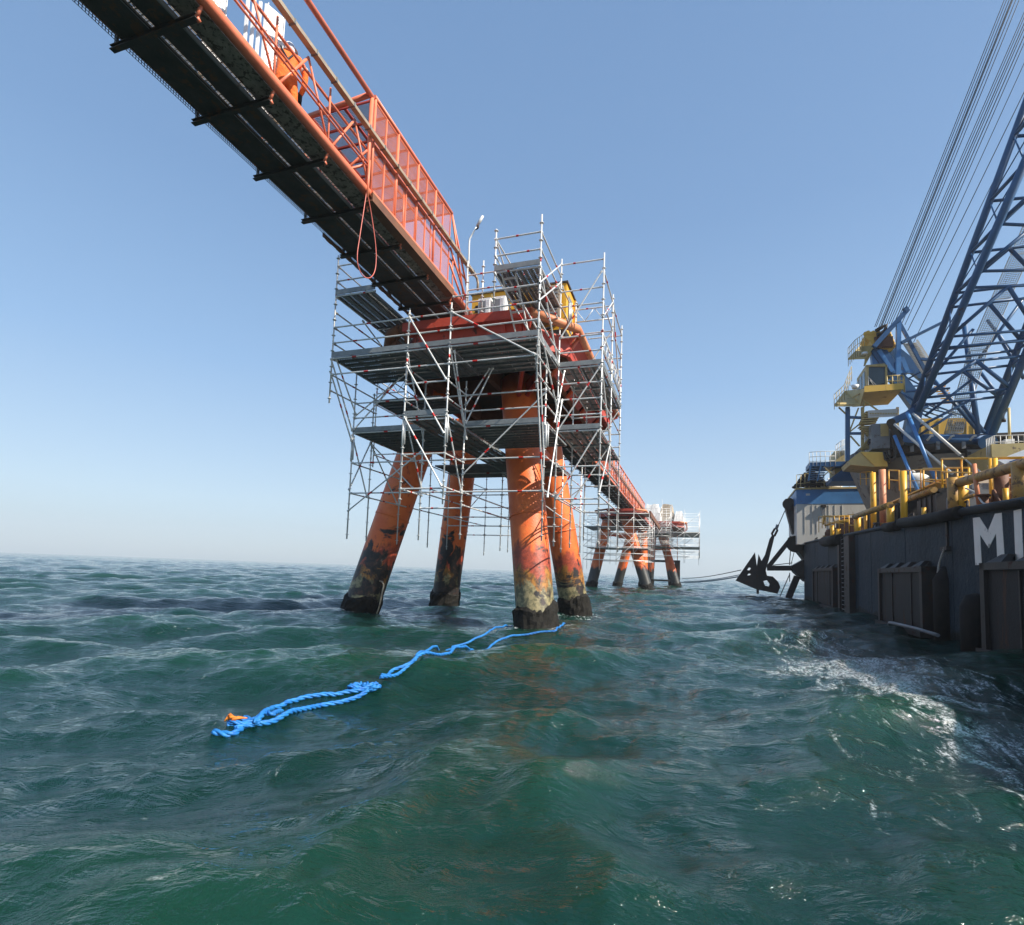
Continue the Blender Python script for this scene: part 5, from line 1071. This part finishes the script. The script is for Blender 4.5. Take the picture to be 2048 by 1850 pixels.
cbeam('tie_bar', (1030, 335), (1330, 185), 51, .2, BLUE); cbeam('tie_bar', (960, 370), (1040, 330), 51, .25, BLUE); cbeam('tie_bar', (1130, 510), (1200, 515), 51, .2, BLUE)
# boom: two pairs of box chords, cross ties, K bracing, a walkway strip inside
def chord(name, p, q, ua, ub, w_, ext=1.35):
    a, b_ = A(*p, ua), A(*q, ub); e = a + (b_ - a) * ext; return a, b_, cpart(name, MB().tube(a, e, w_ / 2, 12), BLUE)
# front (nearer) and rear chords: (heel px, frame px)
cA = chord('boom_chord', (1060, 930), (2016, -1650), 50.5, 41, .44, 1.25); cB = chord('boom_chord', (1100, 960), (2016, -1170), 49.0, 40, .48, 1.25)
cC = chord('boom_chord', (1680, 1150), (2100, 60), 50.5, 47, .44, 3.2); cD = chord('boom_chord', (1715, 1225), (2016, 500), 49.0, 46.8, .5, 4.6)
def on(c, f): return c[0].lerp(c[1], f)
def atz(c, z_): a, b_ = c[0], c[1]; return a.lerp(b_, (z_ - a.z) / (b_.z - a.z))
lev = [A(980, y, 50).z for y in (905, 690, 590, 525, 255, 170, -60, -330, -640, -980, -1350)]
for i_, z_ in enumerate(lev):
    for ca, cc in ((cB, cD), (cA, cC)):
        p, q = atz(ca, z_), atz(cc, z_); cpart('cross_tie', MB().tube(p, q, .10, 8), BLUE)
    cpart('gusset_tie', MB().tube(atz(cA, z_), atz(cB, z_), .09, 6), BLUE); cpart('gusset_tie', MB().tube(atz(cC, z_), atz(cD, z_), .09, 6), BLUE)
for i_ in range(0, len(lev) - 1):
    z0_, z1_ = lev[i_], lev[i_ + 1]
    if z1_ - z0_ < 1.5: continue
    for ca, cc in ((cB, cD), (cA, cC)):
        mid = atz(ca, z1_).lerp(atz(cc, z1_), .45)
        cpart('boom_diagonal', MB().tube(atz(ca, z0_), mid, .13, 8), BLUE); cpart('boom_diagonal', MB().tube(atz(cc, z0_), mid, .13, 8), BLUE)
    for ca, cb_ in ((cA, cB), (cC, cD)):
        n = max(1, int((z1_ - z0_) / 2.0))
        for k in range(n):
            za, zb2 = z0_ + (z1_ - z0_) * k / n, z0_ + (z1_ - z0_) * (k + 1) / n
            cpart('side_lacing', MB().tube(atz(ca, za), atz(cb_, zb2), .04, 6), BLUE); cpart('side_lacing', MB().tube(atz(cb_, za), atz(ca, zb2), .05, 6), BLUE)
for p, q, r_ in (((1280, 600), (1580, 250), .12), ((1590, 560), (2016, -20), .11), ((1500, 200), (1620, 1150), .18), ((1550, 600), (1620, 1150), .2), ((1760, 240), (2016, 680), .13), ((1700, 170), (1960, 520), .12), ((1640, 620), (1830, 870), .12), ((1460, 870), (1670, 1140), .16), ((1240, 690), (1640, 1150), .14), ((1000, 1150), (1560, 860), .1), ((1000, 790), (1380, 760), .08), ((960, 800), (1120, 900), .08), ((1090, 1180), (1400, 980), .1), ((1160, 1000), (1560, 690), .1)):
    cpart('inner_brace', MB().tube(A(*p, 50.2), A(*q, 49.2 if q[1] < p[1] else 50.2), r_, 8), BLUE)
rn = random.Random(4)
for k in range(16):
    p = (rn.uniform(960, 1250), rn.uniform(640, 960)); q = (p[0] + rn.uniform(100, 280), p[1] + rn.uniform(-140, 140)); cpart('inner_brace', MB().tube(A(*p, 52.5 + rn.uniform(0, 1.5)), A(*q, 52.5), .07, 6), BLUE)
sa = [A(1330, 1150, 50.8), A(1420, 850, 50.3), A(1540, 440, 49.5), A(1730, 0, 48.6), A(2080, -800, 46.5)]
for s0, s1 in zip(sa, sa[1:]):
    n = max(1, int((s1 - s0).length / 2.2))
    for k in range(n):
        a, b_ = s0.lerp(s1, k / n), s0.lerp(s1, (k + .97) / n); wv = Vector((1.15, 0, 0))
        m = MB(); mesh_screen(m, a, (1, 0, 0), b_ - a, 1.15, (b_ - a).length, .13, .13, .02); m.beam(a, a + wv, .05, .08); m.beam(a, b_, .04, .06); m.beam(a + wv, b_ + wv, .04, .06)
        cpart('walkway_panel', m, HULLW)
# stay rods down to the deck
for p, q, w_, mt in (((1010, 970), (1275, 1600), .22, BLUEL), ((900, 1170), (1125, 1700), .2, BLUEL), ((1060, 980), (1465, 1335), .17, HULLW), ((900, 1070), (1400, 1500), .16, HULLW), ((1480, 1350), (1650, 1490), .1, HULLW)):
    cpart('stay_rod', MB().tube(A(*p, 48.6), A(*q, 46), w_ * .6, 10), mt)
cbeam('heel_link', (860, 1060), (1070, 960), 49.5, .5, BLUE); cbeam('heel_link', (870, 1070), (960, 1250), 49.5, .35, BLACKST); cbeam('heel_link', (1075, 950), (1010, 1240), 50.0, .9, BLUE)
cpart('heel_pin', MB().tube(A(1705, 1225, 48.4), A(1705, 1225, 51.5), .55, 16), BLUE); cpart('heel_pin', MB().tube(A(870, 1055, 49), A(870, 1055, 50.5), .3, 12), BLACKST)
# luffing ropes
def rr_(x, y): return (1600 + x / 2.6, y / 2.6)
def cable(x0, y0, x1, y1, ua=52, ub=45., r=.028):
    a, b_ = atu(*rr_(x0, y0), ua), atu(*rr_(x1, y1), ub); cpart('luffing_rope', MB().tube(a, a + (b_ - a) * 1.5, r, 5), CABLE)
for a_, b_, r_ in ((388, 1062, .028), (396, 1074, .026), (410, 1088, .03), (418, 1100, .034), (424, 1106, .034), (434, 1122, .03), (446, 1140, .028)): cable(a_, 1700, b_, 0, r=r_)
for a_, b_, r_ in ((462, 66, .028), (474, 92, .026), (488, 124, .034), (499, 150, .028), (512, 188, .034), (528, 226, .028)): cable(a_, 1685, 1165, b_, r=r_)
cable(545, 1690, 1165, 330, r=.025); cable(560, 1720, 1165, 480, r=.03); cable(590, 1780, 1165, 615 if False else 620, r=.025)
# small things by the crane
T_ = Thing('deck_light_mast', A(1890, 1320, 47), 'thin mast with a hooked lamp arm standing right of the crane by the deck rail', 'light mast', SA)
T_.part('mast', MB().tube(A(1895, 1320, 47), A(1885, 930, 47), .09, 8), CRT); T_.part('arm', MB().path([A(1888, 935, 47), A(1862, 960, 47), A(1840, 985, 47), A(1842, 1030, 47)], .05, 6), GREYM); T_.part('lamp', MB().tube(A(1842, 1025, 47), A(1842, 1050, 47), .13, 8), BLACKST); T_.part('lamp_box', MB().bb(A(1855, 1252, 46.8), A(1905, 1210, 47.3)), WHITE)
p, q = A(1680, 1270, 47), A(2300, 1310, 47)
SH.part('upper_deck', MB().bb((p.x, 46, p.z - 1.6), (27, 50, p.z)), CRT); crail([(1690, 1200), (1760, 1170), (2016, 1162), (2300, 1158)], 46.2, 1.35, .03, HULLW, 5)
SH.part('upper_deck_post', MB().bb((p.x, 46.2, 4.5), (p.x + .3, 46.5, p.z - 1.6)), CRT)
T_ = Thing('rescue_boat', A(1960, 1400, 40), 'white rescue craft with blue stripe stowed behind the yellow rail at the right edge', 'boat', SA)
T_.part('boat_hull', MB().poly([A(*p, 40) for p in ((1800, 1385), (1900, 1335), (2016, 1290), (2300, 1240), (2300, 1430), (1880, 1430))], (0, 1.6, 0)), WHITE); T_.part('stripe', MB().poly([A(*p, 39.95) for p in ((1890, 1390), (2016, 1350), (2300, 1300), (2300, 1330), (2016, 1385), (1900, 1405))], (0, .04, 0)), BLUE)
# blue platform, stair and drab block on the forecastle
fp = cbox('side_platform', 165, 1400, 510, 1430, 60, 2.5, BLUE); 
for p in ((170, 1430), (480, 1430)): cbeam('platform_leg', p, (p[0], 1540), 60, .15, BLUE)
a, b_ = A(180, 1430, 60), A(165, 1560, 60)
for k in range(7): c = a.lerp(b_, (k + .5) / 7); cpart('stair_tread', MB().bb((c.x, c.y - .3, c.z), (c.x + 1.25, c.y + .3, c.z + .06)), BLUE, fp)
cbeam('stair_stringer', (265, 1430), (235, 1560), 59.7, .12, BLUE); cbeam('stair_stringer', (180, 1430), (158, 1560), 59.7, .12, BLUE); crail([(165, 1312), (260, 1305), (390, 1302)], 60, 1.45, .03, HULLW, 3); crail([(395, 1250), (440, 1215), (475, 1200)], 61, 1.5, .03, HULLW, 3)
cbeam('platform_brace', (290, 1435), (370, 1510), 60, .1, CRT); cbeam('platform_brace', (370, 1435), (250, 1560), 60.3, .08, CRT)
cbox('stair_block', 385, 1300, 475, 1510, 61, 3, CRT); cpart('deck_house', MB().poly([A(*p, 58) for p in ((355, 1530), (480, 1440), (700, 1460), (700, 1560), (360, 1560))], (0, 3, 0)), BLUE)

# ------------------------------------------------------------------ haze
hm = bpy.data.materials.new('haze_air'); hm.use_nodes = True; t = hm.node_tree; t.nodes.clear()
pv_ = t.nodes.new('ShaderNodeVolumePrincipled'); pv_.inputs['Density'].default_value = .0004; pv_.inputs['Color'].default_value = (.93, .96, 1, 1); pv_.inputs['Anisotropy'].default_value = .2
oo = t.nodes.new('ShaderNodeOutputMaterial'); t.links.new(pv_.outputs[0], oo.inputs['Volume'])
hz = link(bpy.data.objects.new('haze', MB().bb((-1600, -1600, -3), (1600, 1600, 90)).mesh('haze', hm))); tag(hz, 'pale sea haze filling the air', kind='stuff')
